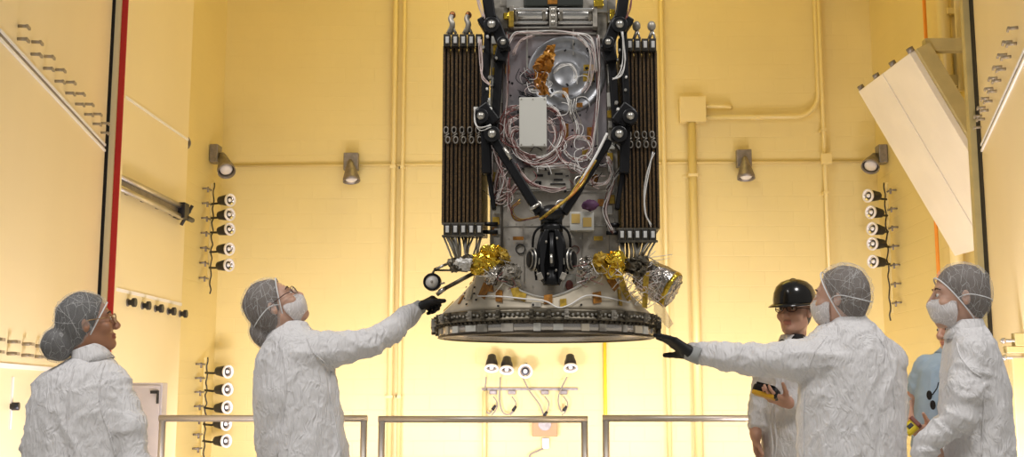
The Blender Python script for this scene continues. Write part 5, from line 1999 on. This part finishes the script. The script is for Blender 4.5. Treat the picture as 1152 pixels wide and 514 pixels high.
    def glasses(s, dark=False, m_frame=None):
        mf = m_frame or M_cf
        g = MB()
        g.tube([s.H(0.108, -0.008, 0.006), s.H(0.112, 0, 0.010), s.H(0.108, 0.008, 0.006)], 0.0018, 6)
        o = g.build('glasses', mf, s.o)
        for sd in (-1, 1):
            ring = []
            for k in range(20):
                a = 2 * PI * k / 20
                y = sd * (0.034 + 0.026 * math.cos(a))
                z = 0.003 + 0.0185 * math.sin(a)
                x = 0.110 - 0.35 * max(abs(y) - 0.02, 0)
                ring.append(V(s.H(x, y, z)))
            MB().tube(ring, 0.0018, 6, closed=True).build('lens_rim', mf, o)
            m = MB()
            m._add(ring, [tuple(range(20))], False)
            lo = m.build('lens', mat('amber_lens', (0.10, 0.05, 0.025), rough=0.05, alpha=0.45) if dark else mat('clear_lens', (0.95, 0.95, 0.95), rough=0.03, alpha=0.18), o)
            MB().tube([ring[0], V(s.H(0.06, sd * 0.078, 0.008)), V(s.H(-0.005, sd * 0.086, 0.008)), V(s.H(-0.025, sd * 0.086, -0.012))], 0.0020, 6).build('temple', mf, o)
        return o

    # ---- garments
    def garment(s, name, m_, rows, sleeves, collar=None, stand=None, step=0.0085, fold=1.0, seed=0, base=0.016):
        """rows for the trunk column; sleeves: list of [(point, radius), ...]; all melted into one surface and creased"""
        allp = [np.array((q[1] - q[3], q[2] - q[4], q[0])) for q in rows] + [np.array((q[1] + q[3], q[2] + q[4], q[0])) for q in rows]
        for sl in sleeves:
            for p, r in sl:
                allp += [np.array(p) - r, np.array(p) + r]
        lo, hi = np.minimum.reduce(allp) - 0.05, np.maximum.reduce(allp) + 0.05
        fine = [((lo[0], lo[1], 0.86), (hi[0], hi[1], hi[2]), step)]
        F_ = Field(lo, hi, base, [((lo[0], lo[1], lo[2]), (hi[0], hi[1], hi[2]), step)] if lo[2] > 0.8 else fine)
        # same fine step in x and y everywhere, coarser only below the picture
        F_.loft(rows, 0.03)
        for sl in sleeves:
            for (p, r), (q, r2) in zip(sl[:-1], sl[1:]):
                F_.cone(p, q, r, r2, 0.022)
        if collar:
            for a, b, ra, rb in collar:
                F_.cone(a, b, ra, rb, 0.015)
        v, f = F_.mesh()
        v = relax(v, f, 3, 0.5)
        n = vnormals(v, f)
        # creases: long drape lines on the trunk, cross folds that bunch along the sleeves
        wsl = np.zeros(len(v))
        tt = np.zeros(len(v))
        for sl in sleeves:
            L0 = 0
            for (p, r), (q, r2) in zip(sl[:-1], sl[1:]):
                p, q = np.array(p, float), np.array(q, float)
                ab = q - p
                L = np.linalg.norm(ab)
                t = np.clip(((v - p) @ ab) / (L * L), 0, 1)
                dist = np.linalg.norm(v - p - t[:, None] * ab, axis=1)
                w = np.clip(1 - (dist - (r + (r2 - r) * t)) / 0.05, 0, 1)
                upd = w > wsl
                wsl[upd] = w[upd]
                tt[upd] = (L0 + t * L)[upd]
                L0 += L
        warp = np.stack([pnoise(v * 5 + k * 7.3 + seed) for k in range(3)], 1) * 0.10
        w1 = v + warp
        drape = ridge(w1 * np.array([8.5, 8.5, 2.0]) + seed) ** 2
        diag = ridge((w1 @ np.array([[0.8, 0, 0.6], [0, 1, 0], [-0.6, 0, 0.8]])) * np.array([11, 10, 2.6]) + seed + 5) ** 3
        diag2 = ridge((w1 @ np.array([[0.8, 0, -0.6], [0, 1, 0], [0.6, 0, 0.8]])) * np.array([14, 12, 3.2]) + seed + 8) ** 3
        cross = ridge(np.stack([tt * 13 + warp[:, 0] * 16, v[:, 0] * 2 + v[:, 2] * 3.5, v[:, 1] * 5], 1) + seed + 11) ** 2
        lng = ridge(np.stack([tt * 3.5 + warp[:, 0] * 10, v[:, 2] * 15, v[:, 1] * 13], 1) + seed + 17) ** 2
        fine_ = ridge(w1 * np.array([24, 24, 12]) + seed + 21) ** 3
        d = (1 - wsl) * (0.009 * drape + 0.005 * diag + 0.003 * diag2) + wsl * (0.010 * cross + 0.007 * lng) + 0.0010 * fine_ - 0.005
        top = np.clip((max(q[0] for q in rows) - v[:, 2]) / 0.06, 0.15, 1)
        v = v + n * (d * fold * top)[:, None]
        o = np_object(name, v, f, m_, s.o)
        if stand:
            a, b = V(s.neck_axis[0]), V(s.neck_axis[1])
            ax = (b - a).normalized()
            lo_, hi_, ra, rb = stand
            R = frame_from(ax)
            prof = [(ra + 0.012, lo_ - 0.03), (ra, lo_), (rb + 0.001, hi_ - 0.004), (rb - 0.001, hi_), (rb - 0.004, hi_ - 0.002), (ra - 0.005, lo_), (ra + 0.004, lo_ - 0.03)]
            MB().lathe(prof, a, R, 36, close=True).build('collar', m_, o)
        return o

    def legs_wear(s, legs, m_, yaw, top_rows=None):
        f2 = V((math.cos(yaw), math.sin(yaw), 0))
        pts = [np.array(p, float) for lg in legs for p in lg]
        lo, hi = np.minimum.reduce(pts) - 0.16, np.maximum.reduce(pts) + 0.16
        lo[2] = 0.05
        F_ = Field(lo, hi, 0.02)
        for lg in legs:
            F_.cone(lg[0], lg[1], 0.088, 0.072, 0.03)
            F_.cone(lg[1], (lg[2][0], lg[2][1], 0.11), 0.072, 0.064, 0.03)
        F_.ell((np.array(legs[0][0]) + np.array(legs[1][0])) / 2 + np.array((0, 0, 0.03)), (0.125, 0.105, 0.11), None, 0.04)
        v, f = F_.mesh()
        np_object('trousers', relax(v, f, 2), f, m_, s.o)
        for lg in legs:
            a = V((lg[2][0], lg[2][1], 0.055))
            F2 = Field(np.array(a) - np.array((.3, .3, .075)), np.array(a) + np.array((.3, .3, .11)), 0.012)
            F2.cone(a - f2 * 0.05, a + f2 * 0.05, 0.048, 0.048, 0.03)
            F2.cone(a, a + f2 * 0.19 - V((0, 0, 0.012)), 0.050, 0.043, 0.03)
            v, f = F2.mesh()
            v[:, 2] = np.maximum(v[:, 2], 0.004)
            np_object('shoe', v, f, M_shoe, s.o)


def rows_px(D, tab, ry, dy=0.0):
    """trunk rows from the outline in the photograph at distance D: (row, left, right[, depth radius])"""
    out = []
    for q in tab:
        y, xl, xr = q[:3]
        a, b = P(xl, y, D), P(xr, y, D)
        r = q[3] if len(q) > 3 else ry
        out.append((a.z, (a.x + b.x) / 2, D + dy, (b.x - a.x) / 2, r))
    return out


def std_legs(px, D, yaw, stance=0.17):
    x = px
    l = V((-math.sin(yaw), math.cos(yaw), 0))
    out = []
    for s_ in (-1, 1):
        h = V((x, D, 0)) + l * (0.09 * s_)
        a = V((x, D, 0)) + l * (stance * 0.6 * s_)
        out.append((tuple(h + V((0, 0, 0.90))), tuple((h + a) / 2 + V((math.cos(yaw) * 0.02, math.sin(yaw) * 0.02, 0.49))), tuple(a + V((0, 0, 0.08)))))
    return out


def T(p):
    return tuple(p)


def glove(s, seg, cuff_a, cuff_b, cr=0.036):
    lo, hi = seg_bounds(seg)
    F_ = Field(lo - 0.02, hi + 0.02, 0.0034)
    for a, b, ra, rb, k in seg:
        F_.cone(a, b, ra + 0.0018, rb + 0.0018, k)
    v, f = F_.mesh()
    np_object('glove', relax(v, f, 1, 0.4), f, M_glove, s.o)
    MB().tube([cuff_a, (V(cuff_a) + V(cuff_b)) / 2, cuff_b], [cr * 1.05, cr, cr * 0.95], 18).build('knit_cuff', M_cuff, s.o)


def seam(s, coat, pix, D, y_from, name='seam'):
    """raised sewn seam laid on the near side of a garment along pixels of the photograph"""
    from mathutils.bvhtree import BVHTree
    me = coat.data
    off = root_loc(coat)
    t = BVHTree.FromPolygons([v.co + off for v in me.vertices], [tuple(p.vertices) for p in me.polygons])
    pts = []
    for q in smooth_path([V((x, y, 0)) for x, y in pix], 6):
        p = P(q.x, q.y, D)
        d = (p - EYE).normalized()
        h = t.ray_cast(EYE, d)
        if h[0] is not None:
            pts.append(h[0] - d * 0.001)
    if len(pts) > 3:
        MB().tube(pts, 0.0032, 6).build(name, M_coat, coat)


def fist(v=(0.5, 0.6, 0.4)):
    return [v, (v[0] * 1.05, v[1], v[2]), (v[0] * 1.1, v[1], v[2]), (v[0] * 1.15, v[1], v[2])]


SK1 = skin('skin_tan', (0.42, 0.20, 0.11))
SK2 = skin('skin_fair', (0.60, 0.36, 0.26))
SK3 = skin('skin_ruddy', (0.66, 0.37, 0.26))
H_dark = mat('hair_dark', (0.014, 0.011, 0.010), rough=0.6, bump=0.5, bscale=90, stretch=(1, 1, 0.3))
H_brown = mat('hair_brown', (0.085, 0.052, 0.032), rough=0.6, bump=0.5, bscale=90, stretch=(1, 1, 0.3))
H_grey = mat('hair_grey', (0.12, 0.10, 0.085), rough=0.6, bump=0.5, bscale=90, stretch=(1, 1, 0.3))

# ---------------------------------------------- 1: leftmost, bun under net
D = 4.6
a_ = math.radians(22)
p1 = Person('person with hair bun under a net, seen from behind at the far left', (P(95, 440, D).x, D, 0), SK1,
            P(99, 364, D), (math.cos(a_) * 0.97, math.sin(a_), 0.20), hs=1.0)
arms = [(P(134, 432, D - .02), P(150, 505, D - .04), P(150, 570, D - .05)), (P(50, 436, D + .02), P(40, 510, D + .03), P(40, 570, D + .0))]
legs = std_legs(p1.loc.x, D, a_ + .6)
p1.hand_segs = [hand_ops(P(150, 574, D - .05), (0.1, 0, -1), (-1, 0.2, 0), fist((.3, .4, .3)), side=1), hand_ops(P(40, 574, D), (0, 0, -1), (1, 0.2, 0), fist((.3, .4, .3)), side=-1)]
p1.body(P(102, 402, D), P(95, 470, D), P(93, 560, D), a_ + .6, arms, legs)
p1.bonnet(H_dark, extra=[((-0.125, 0.0, -0.062), (0.066, 0.064, 0.068))], plane=((0.050, 0, 0.02), (0.78, 0, -0.55)), puff=0.007, seed=2, pleats=16,
          hair_plane=((0.040, 0, 0.02), (0.9, 0, -0.40)))
p1.glasses(m_frame=mat('thin_gold_frame', (0.35, 0.22, 0.10), rough=0.3, metal=0.8))
p1.brows(H_dark)
coat = p1.garment('lab_coat', M_coat, rows_px(D, [(394, 92, 121, .055), (400, 88, 123, .062), (406, 76, 128, .085), (414, 62, 135, .11), (426, 48, 142, .13), (446, 37, 147, .145), (480, 32, 148), (514, 30, 150), (600, 29, 152), (720, 27, 155)], .15),
           [[(P(128, 428, D - .02), .062), (P(147, 480, D - .05), .060), (P(151, 520, D - .06), .056), (P(150, 566, D - .05), .045)], [(P(54, 436, D + .02), .06), (P(42, 500, D + .03), .058), (P(40, 566, D), .045)]],
           seed=1, stand=(0.0, 0.045, .078, .066))
seam(p1, coat, [(118, 408), (112, 430), (114, 462), (124, 490), (130, 513)], D, 0)
seam(p1, coat, [(84, 412), (78, 440), (76, 480), (78, 513)], D, 0)
p1.legs_wear(legs, M_trous, a_ + .6)

# -------------------------------- 2: reaching up to the ring on the left
D = 4.78
p2 = Person('person in white coat looking up and reaching right to the ring', (P(325, 440, D).x, D, 0), SK2,
            P(310, 345, D), (0.76, 0.10, 0.64), hs=1.0)
sh, el, wr = P(352, 392, D - .06), P(414, 384, D + .02), P(468, 348, D + .13)
dirh = V((0.52, 0.72, 0.40)).normalized()
seg2 = hand_ops(P(469, 348, D + .125), dirh, (0.45, -0.25, -0.8), [(1.0, 1.2, .8), (1.05, 1.25, .8), (1.1, 1.25, .8), (1.15, 1.25, .8)], side=-1, thumb=(0.6, 0.7), sc=0.95, back=0.0)
arms = [(sh, el, wr), (P(335, 395, D + .16), P(348, 450, D + .2), P(352, 510, D + .2))]
legs = std_legs(P(340, 514, D).x, D, 0.15)
p2.hand_segs = [hand_ops(P(352, 515, D + .2), (0.1, 0, -1), (0, -1, 0), fist((.3, .4, .3)), side=1)]
p2.body(P(326, 376, D), P(334, 440, D), P(340, 540, D), 0.15, arms, legs)
p2.bonnet(H_brown, extra=[((-0.125, 0, -0.06), (0.035, 0.045, 0.060))], plane=((0.040, 0, 0.02), (0.86, 0, -0.42)), puff=0.008, seed=7)
p2.mask(seed=3)
p2.glasses(m_frame=mat('brown_frame', (0.08, 0.03, 0.02), rough=0.3))
p2.brows(H_brown)
coat = p2.garment('lab_coat', M_coat, rows_px(D, [(361, 318, 345, .055), (367, 312, 348, .065), (374, 304, 354, .085), (385, 297, 364, .11), (404, 289, 374, .135), (440, 286, 381), (480, 288, 386), (514, 290, 392), (600, 292, 400), (710, 290, 404)], .15),
           [[(P(346, 395, D - .05), .082), (P(375, 393, D - .03), .070), (P(414, 386, D + .02), .058), (P(440, 372, D + .06), .052), (P(457, 357, D + .11), .047), (P(465, 351, D + .12), .040)],
            [(P(335, 395, D + .14), .07), (P(348, 450, D + .19), .06), (P(352, 505, D + .2), .045)]], seed=6, stand=(-0.012, 0.022, .078, .068))
seam(p2, coat, [(345, 380), (352, 396), (366, 408), (376, 414)], D, 0)
seam(p2, coat, [(373, 418), (371, 440), (376, 470), (384, 513)], D, 0)
seam(p2, coat, [(318, 392), (322, 430), (318, 470), (312, 513)], D, 0)
glove(p2, seg2, P(459, 354, D + .11), P(474, 344.5, D + .137), 0.033)
p2.legs_wear(legs, M_trous, 0.15)

# --------------------------------------------------- 3: the hard hat
D = 6.0
p3 = Person('person in a black hard hat and white coat holding a handheld gauge', (P(888, 440, D).x, D, 0), SK3,
            P(893.5, 350, D), (-0.60, -0.80, 0.04), hs=1.0)
yw = math.radians(225)
dev = P(862, 441, D - .235)
w3 = P(884, 452, D - .20)
hd = hand_ops(w3, (V(P(866, 446, D - .26)) - w3).normalized(), (-0.2, 0.25, 0.95), [(.2, .5, .4), (.25, .55, .4), (.3, .6, .4), (.35, .6, .4)], side=-1, thumb=(0.8, 0.5), spread=0.1)
w3b = P(850, 487, D - .03)
hd2 = hand_ops(w3b, (0.03, -0.1, -1), (0.75, -0.3, 0.0), [(.25, .35, .25), (.35, .45, .3), (.45, .55, .35), (.55, .6, .4)], side=1, thumb=(0.45, 0.3))
arms = [(P(864, 402, D - .0), P(856, 448, D + .02), w3b), (P(914, 402, D), P(917, 455, D - .02), w3)]
p3.hand_segs = [hd, hd2]
legs = std_legs(p3.loc.x, D, yw)
p3.body(P(893, 384, D), P(890, 430, D), P(888, 510, D), yw, arms, legs)
p3.brows(H_grey)
p3.glasses(dark=True)
# close-cropped hair and the hat
fn = p3.hair_fn()
p3.shell('hair', H_grey, p3.hair_fn(off=-0.006), ((0.02, 0, 0.0), (0.75, 0, -0.5)))
Rh = Matrix(p3.hb.tolist())
tiltR = Rh @ Matrix.Rotation(math.radians(4), 3, 'Y')
hc = V(p3.H(-0.008, 0, 0.052))
m = MB()
prof = [(0.118, -0.012), (0.1175, 0.012), (0.112, 0.045), (0.097, 0.078), (0.070, 0.102), (0.035, 0.114), (0.0, 0.117)]
prof_in = [(r - 0.004 if r else 0, z - 0.004) for r, z in reversed(prof)]
m.lathe(prof + prof_in, hc, tiltR, 40)
m.v = [tuple(hc + tiltR @ V(((tiltR.transposed() @ (V(q) - hc)).x * 1.10, (tiltR.transposed() @ (V(q) - hc)).y * 0.92, (tiltR.transposed() @ (V(q) - hc)).z))) for q in m.v]
hat = m.build('hard_hat', M_hat, p3.o)
m = MB()
vs, fs = [], []
for i in range(41):
    a = math.radians(-180 + 9 * i)
    peak = max(0.0, math.cos(a)) ** 2 * 0.042 + 0.010
    for r_, dz in ((0.0, 0), (1.0, -0.010 - 0.012 * max(0, math.cos(a)))):
        q = V(((0.118 + peak * r_) * math.cos(a) * 1.10, (0.118 + peak * r_) * math.sin(a) * 0.92, -0.010 + dz))
        vs.append(hc + tiltR @ q)
for i in range(40):
    fs.append((2 * i, 2 * i + 2, 2 * i + 3, 2 * i + 1))
m._add(vs, fs, True)
br = m.build('brim', M_hat, hat)
br.modifiers.new('thick', 'SOLIDIFY').thickness = 0.004
for y in (-0.028, 0.0, 0.028):
    pts = [hc + tiltR @ V((0.124 * math.cos(t_), y, 0.118 * math.sin(t_) * (1 - 3.5 * y * y / 0.03))) for t_ in [0.55 + 2.0 * k / 14 for k in range(15)]]
    MB().tube(pts, 0.0045, 8).build('crown_ridge', M_hat, hat)
p3.garment('collar_shirt', M_blackshirt, rows_px(D, [(376, 884, 904, .056), (384, 878, 908, .07), (394, 868, 912, .10), (430, 866, 914), (500, 866, 914)], .115, -0.012), [], seed=4, fold=.3,
           collar=[(P(880, 386, D - .09), P(890, 398, D - .11), .022, .018), (P(896, 384, D - .09), P(890, 398, D - .11), .022, .018)])
p3.garment('lab_coat', M_coat, rows_px(D, [(378, 890, 909, .05), (384, 884, 913, .062), (392, 873, 917, .09), (402, 862, 920, .12), (430, 858, 920), (470, 858, 922), (514, 857, 924), (620, 854, 930)], .14, .0),
           [[(P(866, 404, D), .066), (P(857, 446, D + .02), .056), (P(851, 478, D - .01), .047)], [(P(912, 404, D), .066), (P(917, 452, D - .02), .06), (P(893, 453, D - .16), .045)]], seed=9, stand=(-0.02, 0.02, .082, .072))
for k in range(2):
    pts = [P(868 + 4 * k, 432 + 16 * j + 0, D - .155 - .004 * (j % 2)) + V((0.006 * math.sin(j * 1.7 + k), 0, 0)) for j in range(7)]
    MB().tube(smooth_path(pts, 4), 0.005, 6).build('coat_tie', M_coat, p3.o)
p3.legs_wear(legs, M_trous, yw)
# the gauge in the hand
t = empty('handheld_gauge', dev, 'black and yellow handheld gauge held by the person in the hard hat', 'gauge')
axd = V((-0.45, -0.75, 0.28)).normalized()
Rd = frame_from(axd, (1, -0.4, -0.35))
MB().box(dev, (0.135, 0.055, 0.060), Rd).build('gauge_body', M_blackan, t, bevel=0.014)
MB().box(dev + Rd @ V((0.0, -0.020, 0.014)), (0.118, 0.022, 0.046), Rd).build('yellow_grip', mat('gauge_yellow', (0.75, 0.42, 0.03), rough=0.4), t, bevel=0.006)
MB().box(dev + Rd @ V((-0.005, 0.030, 0.002)), (0.10, 0.012, 0.05), Rd).build('key_cover', M_cf, t, bevel=0.004)

# ----------------------- 4: big figure from behind, arm out to the ring
D = 4.72
p4 = Person('person in white coat seen from behind reaching left to the ring', (P(960, 440, D).x, D, 0), SK2,
            P(945, 335, D), (-0.86, 0.50, 0.03), hs=1.0)
sh, el, wr = P(918, 402, D - .06), P(850, 407, D + .02), P(782, 397, D + .12)
d4 = (V(P(742, 376, D + .17)) - V(P(772, 396, D + .14))).normalized()
w4 = P(778, 398.5, D + .08)
seg4 = hand_ops(w4, d4, (-0.25, -0.35, -0.9), [(.05, .22, .2), (.06, .22, .2), (.08, .25, .2), (.12, .3, .2)], side=-1, thumb=(0.70, 0.1), spread=-0.12, sc=1.0, back=-0.004)
arms = [(sh, el, wr), (P(1000, 405, D + .03), P(1004, 460, D + .12), P(985, 500, D + .22))]
p4.hand_segs = [hand_ops(P(983, 505, D + .24), (-0.5, 0.3, -0.6), (0, 0.3, -1), fist((.4, .5, .4)), side=1)]
yw = math.radians(140)
legs = std_legs(p4.loc.x, D, yw)
p4.body(P(952, 368, D), P(955, 425, D), P(958, 530, D), yw, arms, legs)
p4.bonnet(H_brown, plane=((0.030, 0, 0.02), (0.85, 0, -0.42)), puff=0.012, wob=0.006, seed=15, pleats=18)
p4.mask(seed=8, puff=0.004)
p4.brows(H_brown)
coat = p4.garment('lab_coat', M_coat, rows_px(D, [(352, 940, 972, .058), (358, 935, 975, .066), (365, 924, 982, .085), (375, 910, 993, .11), (388, 903, 1005, .13), (405, 899, 1013, .145), (440, 898, 1019), (480, 898, 1019), (514, 898, 1019), (600, 895, 1022), (715, 890, 1026)], .15),
           [[(P(922, 402, D - .05), .088), (P(895, 405, D - .03), .078), (P(850, 405, D + .02), .064), (P(815, 401, D + .06), .053), (P(790, 397, D + .10), .043), (P(779, 396, D + .12), .038)],
            [(P(998, 408, D + .02), .075), (P(1004, 460, D + .08), .065), (P(985, 496, D + .2), .05)]], seed=17, stand=(0.0, 0.05, .080, .066))
seam(p4, coat, [(930, 378), (916, 398), (908, 420), (902, 438)], D, 0)
seam(p4, coat, [(984, 374), (996, 392), (1004, 420), (1006, 460)], D, 0)
seam(p4, coat, [(905, 440), (904, 470), (904, 513)], D, 0)
glove(p4, seg4, P(788, 401, D + .07), P(773, 396, D + .09), 0.035)
p4.legs_wear(legs, M_trous, yw)

# ------------------------------------------ 6: light blue shirt, behind
D = 6.2
p6 = Person('person in a light blue polo shirt half hidden behind the rightmost coat', (P(1060, 440, D).x, D, 0), SK3,
            P(1075, 371, D), (-0.90, -0.35, -0.04), hs=1.0)
w6 = P(1043, 484, D - .16)
seg6 = hand_ops(w6, (V(P(1026, 484, D - .26)) - w6).normalized(), (-0.2, 0.55, 0.7), [(.35, .6, .4), (.4, .6, .4), (.45, .6, .4), (.5, .6, .4)], side=-1, thumb=(0.8, 0.5))
w6b = P(1024, 482, D + .05)
arms = [(P(1040, 412, D + .06), P(1023, 455, D + .10), P(1028, 478, D - .0)), (P(1082, 414, D - .06), P(1082, 465, D - .12), w6)]
p6.hand_segs = [seg6]
yw = math.radians(200)
legs = std_legs(p6.loc.x, D, yw)
p6.body(P(1072, 398, D), P(1064, 445, D), P(1062, 505, D), yw, arms, legs)
p6.shell('hair', H_grey, p6.hair_fn(off=-0.004), ((0.02, 0, 0.0), (0.75, 0, -0.5)))
p6.brows(H_grey)
p6.garment('polo_shirt', M_shirt, rows_px(D, [(391, 1060, 1082, .055), (397, 1052, 1088, .075), (405, 1042, 1094, .10), (416, 1035, 1098, .125), (450, 1030, 1098), (480, 1027, 1098), (503, 1026, 1098)], .14),
           [[(P(1042, 412, D + .05), .064), (P(1031, 436, D + .09), .058)], [(P(1084, 414, D - .05), .064), (P(1084, 442, D - .09), .058)]], seed=25, fold=.6, stand=(-0.01, 0.03, .075, .066))
p6.legs_wear(legs, M_jean, yw)
gl = MB()
for s_ in (-1, 1):
    c = P(1047.5 + s_ * 2.0, 450 + s_ * 5.5, D - .165)
    gl.tube([c + V((0.012 * math.cos(a), 0, 0.022 * math.sin(a))) for a in [2 * PI * k / 14 for k in range(14)]], 0.003, 6, closed=True)
    gl.ell(c, (0.011, 0.003, 0.021))
o = gl.build('sunglasses', M_lensd, p6.o)
MB().tube([P(1049, 444, D - .16), P(1054, 437, D - .15), P(1056, 430, D - .14)], 0.003, 6).build('temple', M_cf, o)
dv = P(1025, 480.5, D - .25)
t = empty('yellow_meter', dv, 'yellow handheld meter in the hand of the person in the blue shirt', 'meter')
Rd = frame_from(V((-0.4, -0.8, 0.3)), (0.6, -0.3, 0.7))
MB().box(dv, (0.085, 0.060, 0.045), Rd).build('meter_body', M_yellow, t, bevel=0.014)
MB().box(dv + Rd @ V((0.0, 0.0, 0.024)), (0.03, 0.02, 0.006), Rd).build('screen', M_blackan, t, bevel=0.002)
MB().box(dv + Rd @ V((0.034, 0.0, 0.010)), (0.022, 0.064, 0.04), Rd).build('end_cap', mat('red_brown_cap', (0.20, 0.04, 0.02), rough=0.4), t, bevel=0.004)

# ------------------------------------------------- 5: rightmost, profile
D = 4.62
p5 = Person('person in white coat, net and face mask standing in profile at the far right', (P(1095, 440, D).x, D, 0), SK2,
            P(1078, 334, D), (-0.97, 0.10, 0.0), hs=1.0)
yw = math.radians(170)
arms = [(P(1093, 402, D - .12), P(1082, 462, D - .16), P(1056, 494, D - .12)), (P(1090, 402, D + .14), P(1080, 462, D + .16), P(1058, 498, D + .10))]
p5.hand_segs = [hand_ops(P(1050, 503, D - .11), (-0.15, 0.0, -1), (0, 0.8, 0), fist((.4, .5, .4)), side=1), hand_ops(P(1056, 505, D + .09), (-0.1, 0, -1), (0, -0.8, 0), fist((.4, .5, .4)), side=-1)]
legs = std_legs(p5.loc.x, D, yw)
p5.body(P(1087, 372, D), P(1096, 430, D), P(1098, 530, D), yw, arms, legs)
p5.bonnet(H_brown, plane=((0.052, 0, 0.03), (0.70, 0, -0.55)), puff=0.010, wob=0.005, seed=21)
p5.mask(seed=12, puff=0.004)
p5.brows(H_brown)
coat = p5.garment('lab_coat', M_coat, rows_px(D, [(361, 1073, 1103, .055), (367, 1069, 1107, .068), (376, 1067, 1112, .10), (388, 1066, 1117, .14), (405, 1064, 1122, .165), (440, 1061, 1131), (480, 1059, 1136), (514, 1056, 1140), (600, 1052, 1146), (715, 1048, 1150)], .175),
           [[(P(1092, 398, D - .11), .066), (P(1086, 440, D - .15), .062), (P(1079, 468, D - .15), .056), (P(1055, 489, D - .13), .048), (P(1043, 497, D - .11), .046), (P(1040, 508, D - .11), .046)],
            [(P(1090, 400, D + .13), .066), (P(1080, 460, D + .16), .058), (P(1046, 500, D + .10), .045)]], seed=29, stand=(0.0, 0.045, .078, .066))
seam(p5, coat, [(1076, 384), (1080, 400), (1092, 416), (1104, 424)], D, 0)
seam(p5, coat, [(1108, 430), (1106, 470), (1104, 513)], D, 0)
p5.legs_wear(legs, M_trous, yw)
